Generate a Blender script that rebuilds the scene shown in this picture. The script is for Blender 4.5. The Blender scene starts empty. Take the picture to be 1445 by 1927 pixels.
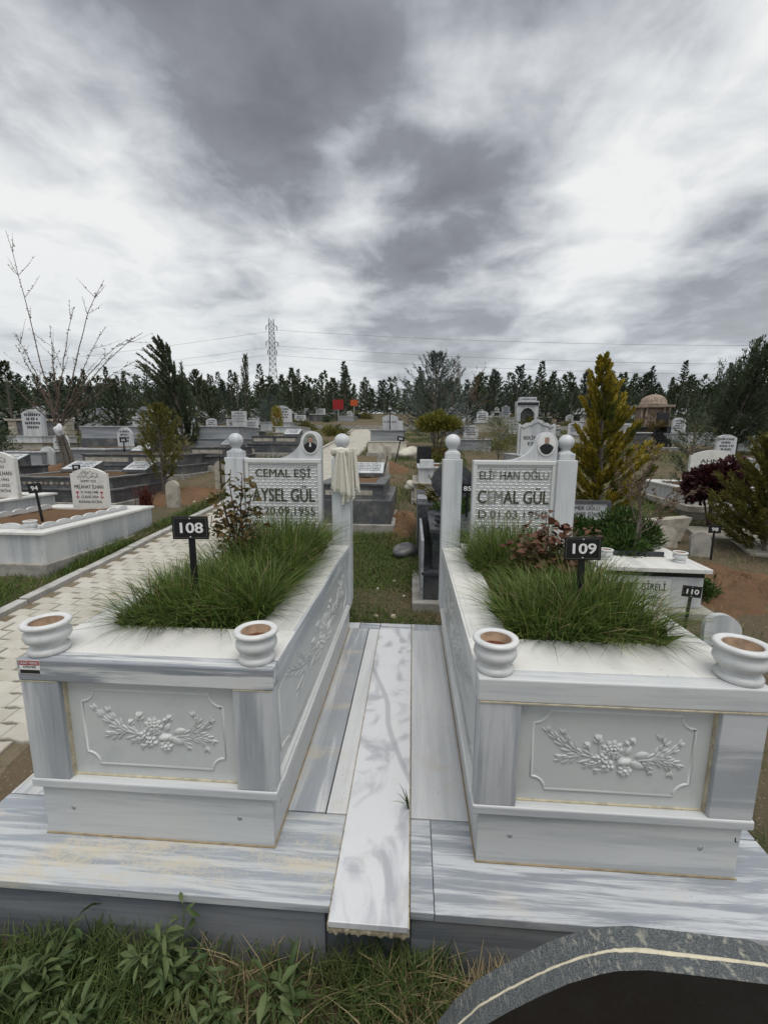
import bpy, bmesh, math, random
import numpy as np
from mathutils import Vector, Matrix

scene = bpy.context.scene
col = scene.collection
rnd = random.Random(11)
rng = np.random.default_rng(11)
PI = math.pi

# ------------------------------------------------------------------ camera
CAM = Vector((0.0645, -1.0654, 1.4349))
PITCH, ROLL, YAW = 0.1624, 0.0062, -0.0658
fw = Vector((math.sin(YAW)*math.cos(PITCH), math.cos(YAW)*math.cos(PITCH), -math.sin(PITCH)))
rt = Vector((math.cos(YAW), -math.sin(YAW), 0)); up = rt.cross(fw)
rt, up = rt*math.cos(ROLL)+up*math.sin(ROLL), up*math.cos(ROLL)-rt*math.sin(ROLL)
cam_data = bpy.data.cameras.new('camera'); cam = bpy.data.objects.new('camera', cam_data); col.objects.link(cam)
cam.matrix_world = Matrix(((rt.x, up.x, -fw.x, CAM.x), (rt.y, up.y, -fw.y, CAM.y), (rt.z, up.z, -fw.z, CAM.z), (0, 0, 0, 1)))
cam_data.sensor_fit = 'VERTICAL'; cam_data.sensor_height = 36; cam_data.lens = 36*801.95/1927
cam_data.clip_start = 0.02; cam_data.clip_end = 3000
scene.camera = cam

# ------------------------------------------------------------------ sky
EXPOSURE = 0.75
SUN_EL, SUN_AZ = math.radians(72), math.radians(160)     # azimuth clockwise from +y
world = bpy.data.worlds.new('World'); scene.world = world; world.use_nodes = True
nt = world.node_tree; nt.nodes.clear()
class NT:
    """small helper to write node graphs"""
    def __init__(s, t): s.t = t
    def n(s, typ, **kw):
        nd = s.t.nodes.new(typ)
        for k, v in kw.items(): setattr(nd, k, v)
        return nd
    def put(s, sock, v):
        if isinstance(v, bpy.types.NodeSocket): s.t.links.new(v, sock)
        elif v is not None:
            if sock.type == 'RGBA' and len(v) == 3: v = (*v, 1)
            sock.default_value = v
    def math(s, op, a, b=None, c=None, clamp=False):
        nd = s.n('ShaderNodeMath', operation=op); nd.use_clamp = clamp
        for i, v in enumerate((a, b, c)):
            if v is not None: s.put(nd.inputs[i], v)
        return nd.outputs[0]
    def vmath(s, op, a, b=None):
        nd = s.n('ShaderNodeVectorMath', operation=op); s.put(nd.inputs[0], a)
        if b is not None: s.put(nd.inputs[1], b)
        return nd.outputs['Value'] if op in ('DOT_PRODUCT', 'LENGTH') else nd.outputs[0]
    def mix(s, f, a, b, blend='MIX'):
        nd = s.n('ShaderNodeMix', data_type='RGBA', blend_type=blend)
        s.put(nd.inputs[0], f); s.put(nd.inputs[6], a); s.put(nd.inputs[7], b); return nd.outputs[2]
    def noise(s, vec, scale, detail=4, rough=.5, dist=0, out=0):
        nd = s.n('ShaderNodeTexNoise'); s.put(nd.inputs['Vector'], vec)
        for k, v in (('Scale', scale), ('Detail', detail), ('Roughness', rough), ('Distortion', dist)): s.put(nd.inputs[k], v)
        return nd.outputs[out]
    def mapr(s, v, a, b, c=0., d=1., smooth=False):
        nd = s.n('ShaderNodeMapRange'); nd.interpolation_type = 'SMOOTHSTEP' if smooth else 'LINEAR'
        for i, q in enumerate((v, a, b, c, d)): s.put(nd.inputs[i], q)
        return nd.outputs[0]
    def mapping(s, vec, scale=(1, 1, 1), loc=(0, 0, 0), rot=(0, 0, 0)):
        nd = s.n('ShaderNodeMapping'); s.put(nd.inputs[0], vec)
        nd.inputs[1].default_value = loc; nd.inputs[2].default_value = rot; nd.inputs[3].default_value = scale
        return nd.outputs[0]
W = NT(nt)
d = W.n('ShaderNodeTexCoord').outputs['Generated']
sep = W.n('ShaderNodeSeparateXYZ'); W.put(sep.inputs[0], d)
zc = W.math('ADD', W.math('MAXIMUM', sep.outputs[2], 0.0), 0.16)
cmb = W.n('ShaderNodeCombineXYZ'); W.put(cmb.inputs[0], W.math('DIVIDE', sep.outputs[0], zc)); W.put(cmb.inputs[1], W.math('DIVIDE', sep.outputs[1], zc))
plane = cmb.outputs[0]
n1 = W.noise(W.mapping(plane, (1, 1, 1), (3.1, 1.7, 0)), 1.5, 7, .5, .45)
n2 = W.noise(W.mapping(plane, (1, 1, 1), (7.7, 4.2, 0)), 4.2, 7, .56, .35)
warp = W.vmath('ADD', d, W.vmath('MULTIPLY', W.vmath('SUBTRACT', W.noise(plane, 1.6, 4, .55, 0, 1), (.5, .5, .5)), (.30, .16, .30)))
warp = W.vmath('NORMALIZE', warp)
val = W.math('ADD', W.math('MULTIPLY', W.math('SUBTRACT', n1, .5), 1.55), W.math('MULTIPLY', W.math('SUBTRACT', n2, .5), 1.0))
# cloud masses: direction (x,y,z), tightness, weight (+ bright, - dark)
BLOBS = [
 ((-.36, .70, .62), 14, -.34), ((-.02, .74, .67), 20, -.28), ((-.55, .70, .46), 30, -.20), ((-.26, .82, .50), 55, -.28), ((.20,.75,.63), 50,-.2),
 ((-.11, .86, .46), 160, .62), ((-.38, .85, .34), 40, .45), ((-.62, .72, .30), 40, .42), ((.08, .80, .60), 240, .40), ((.26, .84, .47), 60, .30), ((.50, .70, .52), 40, .45),
 ((.44, .62, .64), 60, .35), ((.60, .72, .34), 55, -.50), ((.10, .92, .33), 60, -.34), ((-.10, .93, .33), 120, -.2), ((-.33, .91, .235), 190, -.42), ((-.22, .94, .25), 120, .30), ((.33, .91, .25), 70, .28),
 ((.36, .92, .14), 120, -.22), ((.12, .98, .12), 110, -.20), ((.52, .84, .12), 160, -.26), ((-.35, .93, .12), 50, .2), ((.26, .95, .045), 300, .28), ((-.75,.55,.42), 60, .3)]
for (v, k, w) in BLOBS:
    v = Vector(v).normalized()
    dp = W.vmath('DOT_PRODUCT', warp, tuple(v))
    e = W.math('EXPONENT', W.math('MULTIPLY', W.math('SUBTRACT', dp, 1.0), float(k)))
    val = W.math('ADD', val, W.math('MULTIPLY', e, float(w)))
t = W.mapr(W.math('ADD', val, .62), -.3, 1.0, 0, 1)
ramp = W.n('ShaderNodeValToRGB'); W.put(ramp.inputs[0], t)
cr = ramp.color_ramp; cr.elements[0].position = 0; cr.elements[0].color = (.15, .157, .176, 1)
cr.elements[1].position = 1; cr.elements[1].color = (.90, .91, .905, 1)
for p_, c_ in ((.23, (.205, .213, .235, 1)), (.446, (.275, .288, .318, 1)), (.63, (.48, .505, .54, 1)), (.80, (.70, .725, .745, 1))):
    e = cr.elements.new(p_); e.color = c_
horiz = W.mapr(sep.outputs[2], 0.0, .36, .68, 0.0)
cloud = W.mix(horiz, ramp.outputs[0], (.71, .755, .775))
sky = W.n('ShaderNodeTexSky', sky_type='NISHITA'); sky.sun_disc = False; sky.sun_elevation = SUN_EL; sky.sun_rotation = SUN_AZ
b1 = W.n('ShaderNodeBackground'); W.put(b1.inputs[0], sky.outputs[0]); b1.inputs[1].default_value = .06
b2 = W.n('ShaderNodeBackground'); W.put(b2.inputs[0], cloud); b2.inputs[1].default_value = 1/2**EXPOSURE
ms = W.n('ShaderNodeMixShader'); ms.inputs[0].default_value = .95
nt.links.new(b1.outputs[0], ms.inputs[1]); nt.links.new(b2.outputs[0], ms.inputs[2])
nt.links.new(ms.outputs[0], W.n('ShaderNodeOutputWorld').inputs[0])
# ------------------------------------------------------------------ sun behind the clouds
sl = bpy.data.lights.new('sun', 'SUN'); sl.energy = 1.3; sl.angle = math.radians(40); sl.color = (1, .965, .91)
sun = bpy.data.objects.new('sun', sl); col.objects.link(sun)
sdir = Vector((math.sin(SUN_AZ)*math.cos(SUN_EL), math.cos(SUN_AZ)*math.cos(SUN_EL), math.sin(SUN_EL)))
sun.rotation_euler = sdir.to_track_quat('Z', 'Y').to_euler()
vs = scene.view_settings
vs.view_transform = 'Standard'; vs.look = 'None'; vs.exposure = EXPOSURE; vs.gamma = 1; vs.use_curve_mapping = False
scene.render.engine = 'CYCLES'; scene.cycles.use_denoising = True; scene.cycles.max_bounces = 6; scene.cycles.transparent_max_bounces = 4

# ------------------------------------------------------------------ materials
MATS = {}
def material(name):
    m = bpy.data.materials.new(name); m.use_nodes = True; m.node_tree.nodes.clear()
    N = NT(m.node_tree); p = N.n('ShaderNodeBsdfPrincipled'); o = N.n('ShaderNodeOutputMaterial')
    m.node_tree.links.new(p.outputs[0], o.inputs[0]); MATS[name] = m
    return m, N, p
def coords(N, jitter=True):
    c = N.n('ShaderNodeTexCoord').outputs['Object']
    if not jitter: return c
    r = N.n('ShaderNodeObjectInfo').outputs['Random']
    cb = N.n('ShaderNodeCombineXYZ')
    for i, k in enumerate((37., 53., 71.)): N.put(cb.inputs[i], N.math('MULTIPLY', r, k))
    return N.vmath('ADD', c, cb.outputs[0])
def bump(N, p, h, s=.2, dist=.01):
    b = N.n('ShaderNodeBump'); b.inputs['Strength'].default_value = s; b.inputs['Distance'].default_value = dist
    N.put(b.inputs['Height'], h); N.put(p.inputs['Normal'], b.outputs[0])
def marble(name, base=(.70, .705, .695), vein=(.36, .385, .42), streak=None, amt=.5, lo=.48, hi=.75, freq=9, stain=.12, sand=0, stain_col=(.60, .53, .40), rough=.38, cloud=.25):
    m, N, p = material(name); v = coords(N)
    sc = [freq, freq, freq]
    if streak is not None: sc['xyz'.index(streak)] = freq*.06
    n = N.noise(N.mapping(v, tuple(sc)), 1.0, 8, .64, .45 if streak else .9)
    f = N.math('MULTIPLY', N.mapr(n, lo, lo+(hi-lo)*(.62 if streak else 1), 0, 1, True), amt)
    c = N.mix(f, base, vein)
    sf = [q*4.5 for q in sc]; nf = N.noise(N.mapping(v, tuple(sf)), 1.0, 5, .6, .5)
    c = N.mix(N.math('MULTIPLY', N.math('MULTIPLY', N.mapr(nf, .52, .62, 0, 1, True), N.mapr(n, .35, .6, .15, 1)), amt*.75), c, vein)
    n2 = N.noise(v, 2.2, 4, .5, .6)
    c = N.mix(N.math('MULTIPLY', N.mapr(n2, .45, .75, 0, 1, True), cloud), c, tuple(.55*a+.45*b for a, b in zip(base, vein)))
    n3 = N.noise(v, 5.5, 8, .66, .2)
    c = N.mix(N.math('MULTIPLY', N.mapr(n3, .52, .72, 0, 1, True), stain), c, stain_col)
    n5 = N.noise(v, 70, 3, .6)
    c = N.mix(N.math('MULTIPLY', N.mapr(n5, .66, .72), min(1, stain*1.6)), c, tuple(.45*a for a in base))
    if sand:
        sp = N.noise(N.mapping(v, (1.3, 4.5, 1)), 1.6, 5, .6, .4); sg = N.noise(v, 85, 6, .85)
        c = N.mix(N.math('MULTIPLY', N.mapr(N.math('ADD', N.math('MULTIPLY', sp, 1.6), sg), 1.36, 1.56, 0, 1), sand), c, (.53, .475, .365))
    g = N.noise(v, 240, 2, .5)
    c = N.mix(N.mapr(g, .3, .7, .05, .0), c, (.3, .3, .3))
    N.put(p.inputs['Base Color'], c)
    N.put(p.inputs['Roughness'], N.mapr(n3, .3, .7, rough-.08, rough+.14))
    p.inputs['Specular IOR Level'].default_value = .38
    bump(N, p, N.math('ADD', g, N.math('MULTIPLY', n3, .6)), .10, .004)
    return m
def granite(name, a=(.055, .058, .064), b=(.22, .23, .24), amt=.45, rough=.3, dust=.35, dust_col=(.34, .32, .29)):
    m, N, p = material(name); v = coords(N)
    g = N.noise(v, 130, 4, .7); h = N.noise(v, 9, 7, .68, 1.2)
    c = N.mix(N.math('MULTIPLY', N.mapr(g, .50, .68), amt), a, b)
    c = N.mix(N.math('MULTIPLY', N.mapr(h, .56, .64), .35), c, b)
    dd = N.noise(v, 3.0, 8, .66)
    c = N.mix(N.math('MULTIPLY', N.mapr(dd, .45, .72, 0, 1, True), dust), c, dust_col)
    N.put(p.inputs['Base Color'], c); N.put(p.inputs['Roughness'], N.mapr(dd, .4, .7, rough, min(1, rough+.4)))
    bump(N, p, g, .06, .003)
    return m
def plain(name, c, rough=.6, var=.25, scale=18, metal=0, spec=.4, bmp=.15, c2=None):
    m, N, p = material(name); v = coords(N); n = N.noise(v, scale, 6, .62)
    c2 = c2 or tuple(x*(1-var) for x in c)
    cc = N.mix(N.mapr(n, .35, .68, 0, 1, True), c, c2)
    N.put(p.inputs['Base Color'], cc); p.inputs['Roughness'].default_value = rough; p.inputs['Metallic'].default_value = metal
    p.inputs['Specular IOR Level'].default_value = spec
    if bmp: bump(N, p, N.noise(v, scale*6, 4, .6), bmp, .006)
    return m
def foliage(name, c1, c2, c3=None, scale=1.5, rough=.55, trans=.25):
    """leaf colour varied from leaf to leaf (attribute) and from clump to clump"""
    m, N, p = material(name)
    at = N.n('ShaderNodeAttribute'); at.attribute_name = 'tone'
    v = coords(N); n = N.noise(v, scale, 3, .5)
    c = N.mix(at.outputs['Fac'], c1, c2)
    if c3: c = N.mix(N.mapr(n, .45, .70, 0, 1, True), c, c3)
    N.put(p.inputs['Base Color'], c); p.inputs['Roughness'].default_value = rough; p.inputs['Specular IOR Level'].default_value = .25
    tr = N.n('ShaderNodeBsdfTranslucent'); N.put(tr.inputs[0], c)
    mx = N.n('ShaderNodeMixShader'); mx.inputs[0].default_value = trans
    out = [q for q in m.node_tree.nodes if q.type == 'OUTPUT_MATERIAL'][0]
    m.node_tree.links.new(p.outputs[0], mx.inputs[1]); m.node_tree.links.new(tr.outputs[0], mx.inputs[2]); m.node_tree.links.new(mx.outputs[0], out.inputs[0])
    return m
M_cap = marble('marble_cap', (.69, .685, .655), (.45, .46, .46), 'y', .45, freq=14, stain=.26, cloud=.2)
M_captop = marble('marble_cap_front', (.69, .685, .66), (.50, .50, .49), None, .35, .45, .75, 3, stain=.30, stain_col=(.55, .52, .44), cloud=.25)
M_capx = marble('marble_cap_streaked', (.62, .63, .63), (.19, .215, .25), 'x', .9, .42, .60, 20, stain=.08)
M_capface = marble('marble_cap_face', (.58, .595, .60), (.37, .40, .44), 'x', .6, freq=14, stain=.12)
M_panel = marble('marble_panel', (.57, .59, .582), (.44, .465, .48), None, .4, freq=3, stain=.08, cloud=.3)
M_pil = marble('marble_pilaster', (.55, .565, .58), (.24, .265, .30), 'z', .8, .42, .72, 14, stain=.07, cloud=.5)
M_pilx = marble('marble_pilaster_banded', (.54, .555, .575), (.27, .295, .33), 'x', .85, .40, .64, 8, stain=.07, cloud=.45)
M_base = marble('marble_base', (.56, .572, .572), (.36, .385, .41), 'x', .6, .44, .75, 16, stain=.12, cloud=.4)
M_post = marble('marble_post', (.61, .63, .645), (.36, .39, .43), 'z', .6, .45, .72, 11, stain=.08)
M_relief = marble('marble_relief', (.64, .655, .645), (.50, .52, .53), None, .2, stain=.06, cloud=.15)
M_slab = marble('marble_floor_streaked', (.52, .54, .565), (.225, .25, .285), 'x', .9, .42, .66, 30, stain=.30, stain_col=(.58, .52, .41), rough=.42)
M_slabsand = marble('marble_floor_sandy', (.50, .52, .535), (.25, .28, .32), 'x', .85, .44, .68, 30, stain=.4, stain_col=(.50, .44, .32), rough=.5, sand=.8)
M_slaby = marble('marble_floor_long', (.54, .55, .555), (.26, .285, .32), 'y', .85, .40, .66, 14, stain=.4, stain_col=(.42, .365, .27), rough=.45, sand=.6)
M_slabw = marble('marble_floor_white', (.58, .59, .60), (.42, .44, .465), 'y', .6, .42, .72, 9, stain=.4, stain_col=(.45, .39, .28))
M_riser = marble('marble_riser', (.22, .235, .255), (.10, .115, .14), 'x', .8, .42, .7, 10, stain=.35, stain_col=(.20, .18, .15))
M_bgwhite = marble('marble_white_weathered', (.56, .575, .58), (.32, .35, .385), 'z', .6, .42, .72, 7, stain=.3, stain_col=(.40, .37, .31))
M_bggrey = marble('marble_grey_tomb', (.34, .355, .375), (.17, .19, .215), 'x', .7, .42, .72, 6, stain=.35, stain_col=(.30, .27, .23))
M_bgcream = plain('stone_cream', (.46, .425, .36), .85, .4, 9)
M_conc = plain('concrete_old', (.36, .345, .31), .9, .4, 7)
M_dgran = granite('granite_dark', (.06, .062, .068), (.25, .26, .27), .5, .32, .45)
M_bgran = granite('granite_black', (.006, .006, .008), (.022, .023, .027), .3, .16, .03)
M_blgran = granite('granite_black_blue', (.018, .021, .028), (.13, .145, .17), .6, .2, .18)
M_ggran = granite('granite_grey_cut', (.15, .16, .17), (.33, .34, .35), .7, .6, .35, (.42, .41, .37))
M_grout = plain('grout_cream', (.56, .50, .36), .9, .35, 30)
M_foam = plain('foam_yellow', (.54, .47, .33), .95, .45, 30, bmp=.6)
M_caulk = plain('caulk_brown', (.36, .28, .17), .9, .35, 20)
M_black = plain('sign_black', (.012, .013, .016), .35, .3, 8, bmp=0)
M_white = plain('sign_white', (.80, .80, .79), .5, .08, 10, bmp=0)
M_metal = plain('rivet_steel', (.45, .45, .46), .4, .2, 30, metal=.8, bmp=0)
M_ink = plain('letter_olive', (.075, .075, .045), .8, .4, 60)
M_inkfade = plain('letter_faded', (.30, .30, .255), .8, .4, 40)
M_inkblack = plain('letter_black', (.02, .02, .025), .6, .2, 30, bmp=0)
M_inkhalf = plain('letter_half_faded', (.15, .15, .115), .8, .4, 60)
M_red = plain('print_red', (.42, .045, .05), .6, .2, 30, bmp=0)
M_terra = plain('pot_soil', (.20, .075, .035), .95, .5, 40, bmp=.4)
M_pot = marble('marble_pot', (.64, .65, .645), (.40, .42, .45), None, .45, .48, .72, 7, stain=.12, rough=.34)
M_cloth = plain('cotton_cloth', (.68, .66, .58), .9, .12, 60, spec=.1)
M_wood = plain('bark_grey', (.17, .145, .12), .9, .45, 25, bmp=.6)
M_twig = plain('bark_twig', (.14, .105, .085), .9, .4, 25)
M_stick = plain('stake_wood', (.34, .28, .20), .9, .4, 25, bmp=.5)
M_rock = plain('field_stone', (.52, .44, .34), .9, .4, 9, bmp=.5)
M_whiterock = plain('limestone', (.66, .62, .53), .9, .3, 7, bmp=.5)
M_tomb = plain('tomb_brown_stone', (.33, .255, .20), .9, .45, 5, bmp=.6)
M_bag = plain('plastic_white', (.75, .77, .80), .35, .1, 8, bmp=0)
M_flag = plain('cloth_red', (.30, .016, .02), .8, .2, 12, bmp=0)
M_orange = plain('sign_orange', (.48, .085, .02), .6, .2, 12, bmp=0)
M_steel = plain('pylon_steel', (.16, .165, .17), .6, .2, 5, bmp=0)
M_skin = plain('portrait_skin', (.42, .26, .19), .4, .15, 30, bmp=0)
M_suit = plain('portrait_suit', (.014, .014, .018), .4, .2, 30, bmp=0)
M_photo = plain('portrait_ground', (.30, .34, .30), .4, .4, 60, bmp=0)
M_porc = plain('porcelain', (.78, .78, .77), .25, .05, 20, bmp=0)
def soil_mat(name, a, b, c, s=1.0):
    m, N, p = material(name); v = coords(N, False)
    n = N.noise(v, .55*s, 6, .6); k = N.noise(v, 7*s, 7, .68); f = N.noise(v, 55*s, 4, .7)
    cc = N.mix(N.mapr(n, .40, .60, 0, 1, True), a, b)
    cc = N.mix(N.mapr(k, .48, .66, 0, .8, True), cc, c)
    cc = N.mix(N.mapr(f, .60, .68, 0, .6), cc, (.42, .36, .27))
    N.put(p.inputs['Base Color'], cc); p.inputs['Roughness'].default_value = .95; p.inputs['Specular IOR Level'].default_value = .15
    bump(N, p, N.math('ADD', N.math('MULTIPLY', k, 1.0), N.math('MULTIPLY', f, .5)), .8, .04)
    return m
M_ground = soil_mat('ground_soil', (.105, .088, .058), (.15, .112, .074), (.07, .08, .033))
M_soil = soil_mat('grave_soil', (.205, .122, .07), (.165, .098, .056), (.125, .085, .052), 2)
M_bed = soil_mat('bed_soil', (.10, .065, .04), (.13, .08, .045), (.05, .05, .025), 2)
def paver_mat():
    m, N, p = material('paver_concrete'); v = coords(N); r = N.n('ShaderNodeObjectInfo').outputs['Random']
    base = N.mix(r, (.425, .405, .355), (.495, .475, .42))
    n = N.noise(v, 6, 6, .65); f = N.noise(v, 90, 3, .6)
    c = N.mix(N.mapr(n, .45, .7, 0, .55, True), base, (.36, .315, .24))
    c = N.mix(N.mapr(f, .6, .7, 0, .35), c, (.22, .2, .17))
    N.put(p.inputs['Base Color'], c); p.inputs['Roughness'].default_value = .9; bump(N, p, f, .3, .004)
    return m
M_paver = paver_mat()
def mid_mat():
    m, N, p = material('marble_clouded_strip'); v = coords(N, False)
    n = N.noise(N.mapping(v, (2.4, 1.5, 1), rot=(0, 0, .5)), 2.2, 5, .5, 1.6)
    c = N.mix(N.mapr(n, .46, .66, 0, .75, True), (.62, .635, .655), (.33, .335, .375))
    w = N.n('ShaderNodeTexWave'); w.wave_type = 'BANDS'; w.bands_direction = 'X'
    N.put(w.inputs['Vector'], N.mapping(v, (1, 1, 1), rot=(0, 0, -.35))); w.inputs['Scale'].default_value = .55; w.inputs['Distortion'].default_value = 2.2; w.inputs['Detail'].default_value = 3; w.inputs['Detail Scale'].default_value = 1.2
    c = N.mix(N.mapr(w.outputs['Fac'], .0, .012, .5, 0, True), c, (.24, .25, .29))
    s = N.noise(v, 60, 3, .6); c = N.mix(N.mapr(s, .68, .73, 0, .7), c, (.16, .14, .10))
    k = N.noise(v, 4, 7, .66); c = N.mix(N.mapr(k, .55, .74, 0, .3, True), c, (.5, .44, .33))
    N.put(p.inputs['Base Color'], c); p.inputs['Roughness'].default_value = .34
    bump(N, p, N.noise(v, 200, 2, .5), .06, .003)
M_mid = None
mid_mat(); M_mid = MATS['marble_clouded_strip']
F_grass = foliage('grass_long', (.032, .062, .012), (.19, .265, .062), None, rough=.42, trans=.35)
F_turf = foliage('grass_turf', (.045, .08, .016), (.14, .195, .045), (.12, .13, .045), scale=1.2, trans=.25)
F_dry = foliage('grass_dry', (.20, .15, .075), (.42, .34, .19), None, trans=.2)
F_weed = foliage('weed_leaf', (.045, .078, .026), (.125, .165, .065), None, trans=.25)
F_rose = foliage('rose_leaf', (.10, .085, .03), (.16, .085, .035), (.07, .09, .025), scale=9, trans=.25)
F_rosered = foliage('rose_leaf_red', (.10, .035, .028), (.16, .075, .04), (.075, .075, .035), scale=10, trans=.2)
F_dark = foliage('needles_dark', (.034, .048, .026), (.082, .104, .055), None, trans=.1)
F_fir = foliage('needles_green', (.040, .058, .032), (.10, .125, .068), None, trans=.1)
F_blue = foliage('needles_blue', (.060, .080, .066), (.135, .165, .145), None, trans=.1)
F_gold = foliage('needles_gold', (.085, .095, .016), (.42, .315, .035), (.085, .105, .022), scale=2.2, trans=.2)
F_olive = foliage('needles_olive', (.06, .068, .016), (.19, .17, .04), None, trans=.2)
F_jun = foliage('juniper_green', (.025, .055, .012), (.075, .13, .028), None, trans=.2)
F_plum = foliage('plum_leaf', (.028, .010, .012), (.075, .022, .026), None, trans=.15)
F_yel = foliage('bush_yellow', (.16, .16, .02), (.36, .30, .035), None, trans=.25)
F_bud = foliage('buds', (.12, .085, .06), (.22, .17, .11), None)
# ------------------------------------------------------------------ geometry helpers
YS = [-40, -2, 0, 2, 4.3, 7, 13, 18, 24, 30, 45, 60, 90, 140, 400]
ZS = [-1.2, -.27, -.22, -.05, .13, .33, .95, 1.45, 2.15, 2.75, 4.2, 5.4, 7.2, 9, 13]
def gz(y): return float(np.interp(y, YS, ZS))
def gslope(y): return (gz(y+.3)-gz(y-.3))/.6

class MB:
    """collects shapes, links them as one mesh object"""
    def __init__(s): s.v = []; s.f = []; s.m = []; s.sm = []
    def add(s, vs, fs, mi=0, smooth=False):
        o = len(s.v); s.v.extend(vs)
        for f in fs: s.f.append([i+o for i in f]); s.m.append(mi); s.sm.append(smooth)
    def box(s, x0, x1, y0, y1, z0, z1, mi=0, b=0.0):
        if b <= 0:
            vs = [(x, y, z) for z in (z0, z1) for y in (y0, y1) for x in (x0, x1)]
            s.add(vs, [(0, 2, 3, 1), (4, 5, 7, 6), (0, 1, 5, 4), (1, 3, 7, 5), (3, 2, 6, 7), (2, 0, 4, 6)], mi); return
        bm = bmesh.new(); bmesh.ops.create_cube(bm, size=1)
        for v in bm.verts: v.co = Vector(((x0+x1)/2+v.co.x*(x1-x0), (y0+y1)/2+v.co.y*(y1-y0), (z0+z1)/2+v.co.z*(z1-z0)))
        bmesh.ops.bevel(bm, geom=bm.edges[:], offset=b, segments=2, affect='EDGES', profile=.5)
        s.bm(bm, mi)
    def bm(s, bm, mi=0, smooth=False):
        bm.verts.index_update(); s.add([tuple(v.co) for v in bm.verts], [[v.index for v in f.verts] for f in bm.faces], mi, smooth); bm.free()
    def prism(s, pts, a0, a1, axis='y', mi=0, cap_mi=None):
        """polygon pts extruded along axis; axis y: pts are (x,z), counter-clockwise seen from -y; axis x: pts are (y,z); axis z: pts (x,y)"""
        def P(p, a): return (p[0], a, p[1]) if axis == 'y' else ((a, p[0], p[1]) if axis == 'x' else (p[0], p[1], a))
        n = len(pts); vs = [P(p, a0) for p in pts]+[P(p, a1) for p in pts]
        fs = [(i, (i+1) % n, n+(i+1) % n, n+i) for i in range(n)]
        s.add(vs, fs, mi); s.add(vs, [list(range(n))[::-1], list(range(n, 2*n))], mi if cap_mi is None else cap_mi)
    def lathe(s, prof, c=(0, 0, 0), n=24, mi=0, mis=None):
        vs = []; k = len(prof)
        for r, z in prof:
            for j in range(n): a = 2*PI*j/n; vs.append((c[0]+r*math.cos(a), c[1]+r*math.sin(a), c[2]+z))
        for i in range(k-1):
            s.add([], [], 0)
        o = len(s.v); s.v.extend(vs)
        for i in range(k-1):
            for j in range(n):
                s.f.append([o+i*n+j, o+i*n+(j+1) % n, o+(i+1)*n+(j+1) % n, o+(i+1)*n+j]); s.m.append(mis[i] if mis else mi); s.sm.append(True)
        s.f.append([o+j for j in range(n)][::-1]); s.m.append(mi); s.sm.append(False)
        s.f.append([o+(k-1)*n+j for j in range(n)]); s.m.append(mis[-1] if mis else mi); s.sm.append(False)
    def tube(s, pts, rad, n=6, mi=0, smooth=True):
        pts = [Vector(p) for p in pts]; k = len(pts)
        if not hasattr(rad, '__len__'): rad = [rad]*k
        vs = []; prev = None
        for i, p in enumerate(pts):
            d = (pts[min(i+1, k-1)]-pts[max(i-1, 0)]).normalized()
            a = d.orthogonal().normalized() if prev is None else (prev-d*prev.dot(d)).normalized()
            prev = a; b = d.cross(a)
            for j in range(n): t = 2*PI*j/n; vs.append(tuple(p+(a*math.cos(t)+b*math.sin(t))*rad[i]))
        fs = [(i*n+j, i*n+(j+1) % n, (i+1)*n+(j+1) % n, (i+1)*n+j) for i in range(k-1) for j in range(n)]
        s.add(vs, fs, mi, smooth); s.add(vs, [list(range(n))[::-1], list(range((k-1)*n, k*n))], mi)
    def build(s, name, mats, parent=None, loc=None):
        me = bpy.data.meshes.new(name); me.from_pydata([tuple(v) for v in s.v], [], s.f)
        for m in (mats if isinstance(mats, (list, tuple)) else [mats]): me.materials.append(m)
        me.polygons.foreach_set('material_index', s.m); me.polygons.foreach_set('use_smooth', s.sm)
        bm = bmesh.new(); bm.from_mesh(me)
        loose = [v for v in bm.verts if not v.link_faces]
        if loose: bmesh.ops.delete(bm, geom=loose, context='VERTS')
        bmesh.ops.recalc_face_normals(bm, faces=bm.faces[:]); bm.to_mesh(me); bm.free()
        return link(name, me, parent, loc)
def link(name, me, parent=None, loc=None):
    o = bpy.data.objects.new(name, me); col.objects.link(o)
    if parent is not None: o.parent = parent
    if loc is not None: o.location = loc
    return o
def empty(name, loc=(0, 0, 0), rz=0, label=None, cat=None, group=None):
    o = bpy.data.objects.new(name, None); col.objects.link(o); o.location = loc; o.rotation_euler = (0, 0, rz); o.empty_display_size = .1
    if label: tag(o, label, cat, group)
    return o
def tag(o, label=None, cat=None, group=None, kind=None):
    if label: o['label'] = label
    if cat: o['category'] = cat
    if group: o['group'] = group
    if kind: o['kind'] = kind
    return o
def box(name, mat, x0, x1, y0, y1, z0, z1, parent=None, b=0.0):
    m = MB(); m.box(x0, x1, y0, y1, z0, z1, 0, b); return m.build(name, mat, parent)
def copy_tree(o, parent=None, loc=None, rz=None, scale=None):
    c = o.copy(); col.objects.link(c); c.parent = parent
    if loc is not None: c.location = loc
    if rz is not None: c.rotation_euler = (0, 0, rz)
    if scale is not None: c.scale = (scale,)*3 if not hasattr(scale, '__len__') else scale
    for ch in o.children: copy_tree(ch, c)
    return c
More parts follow.
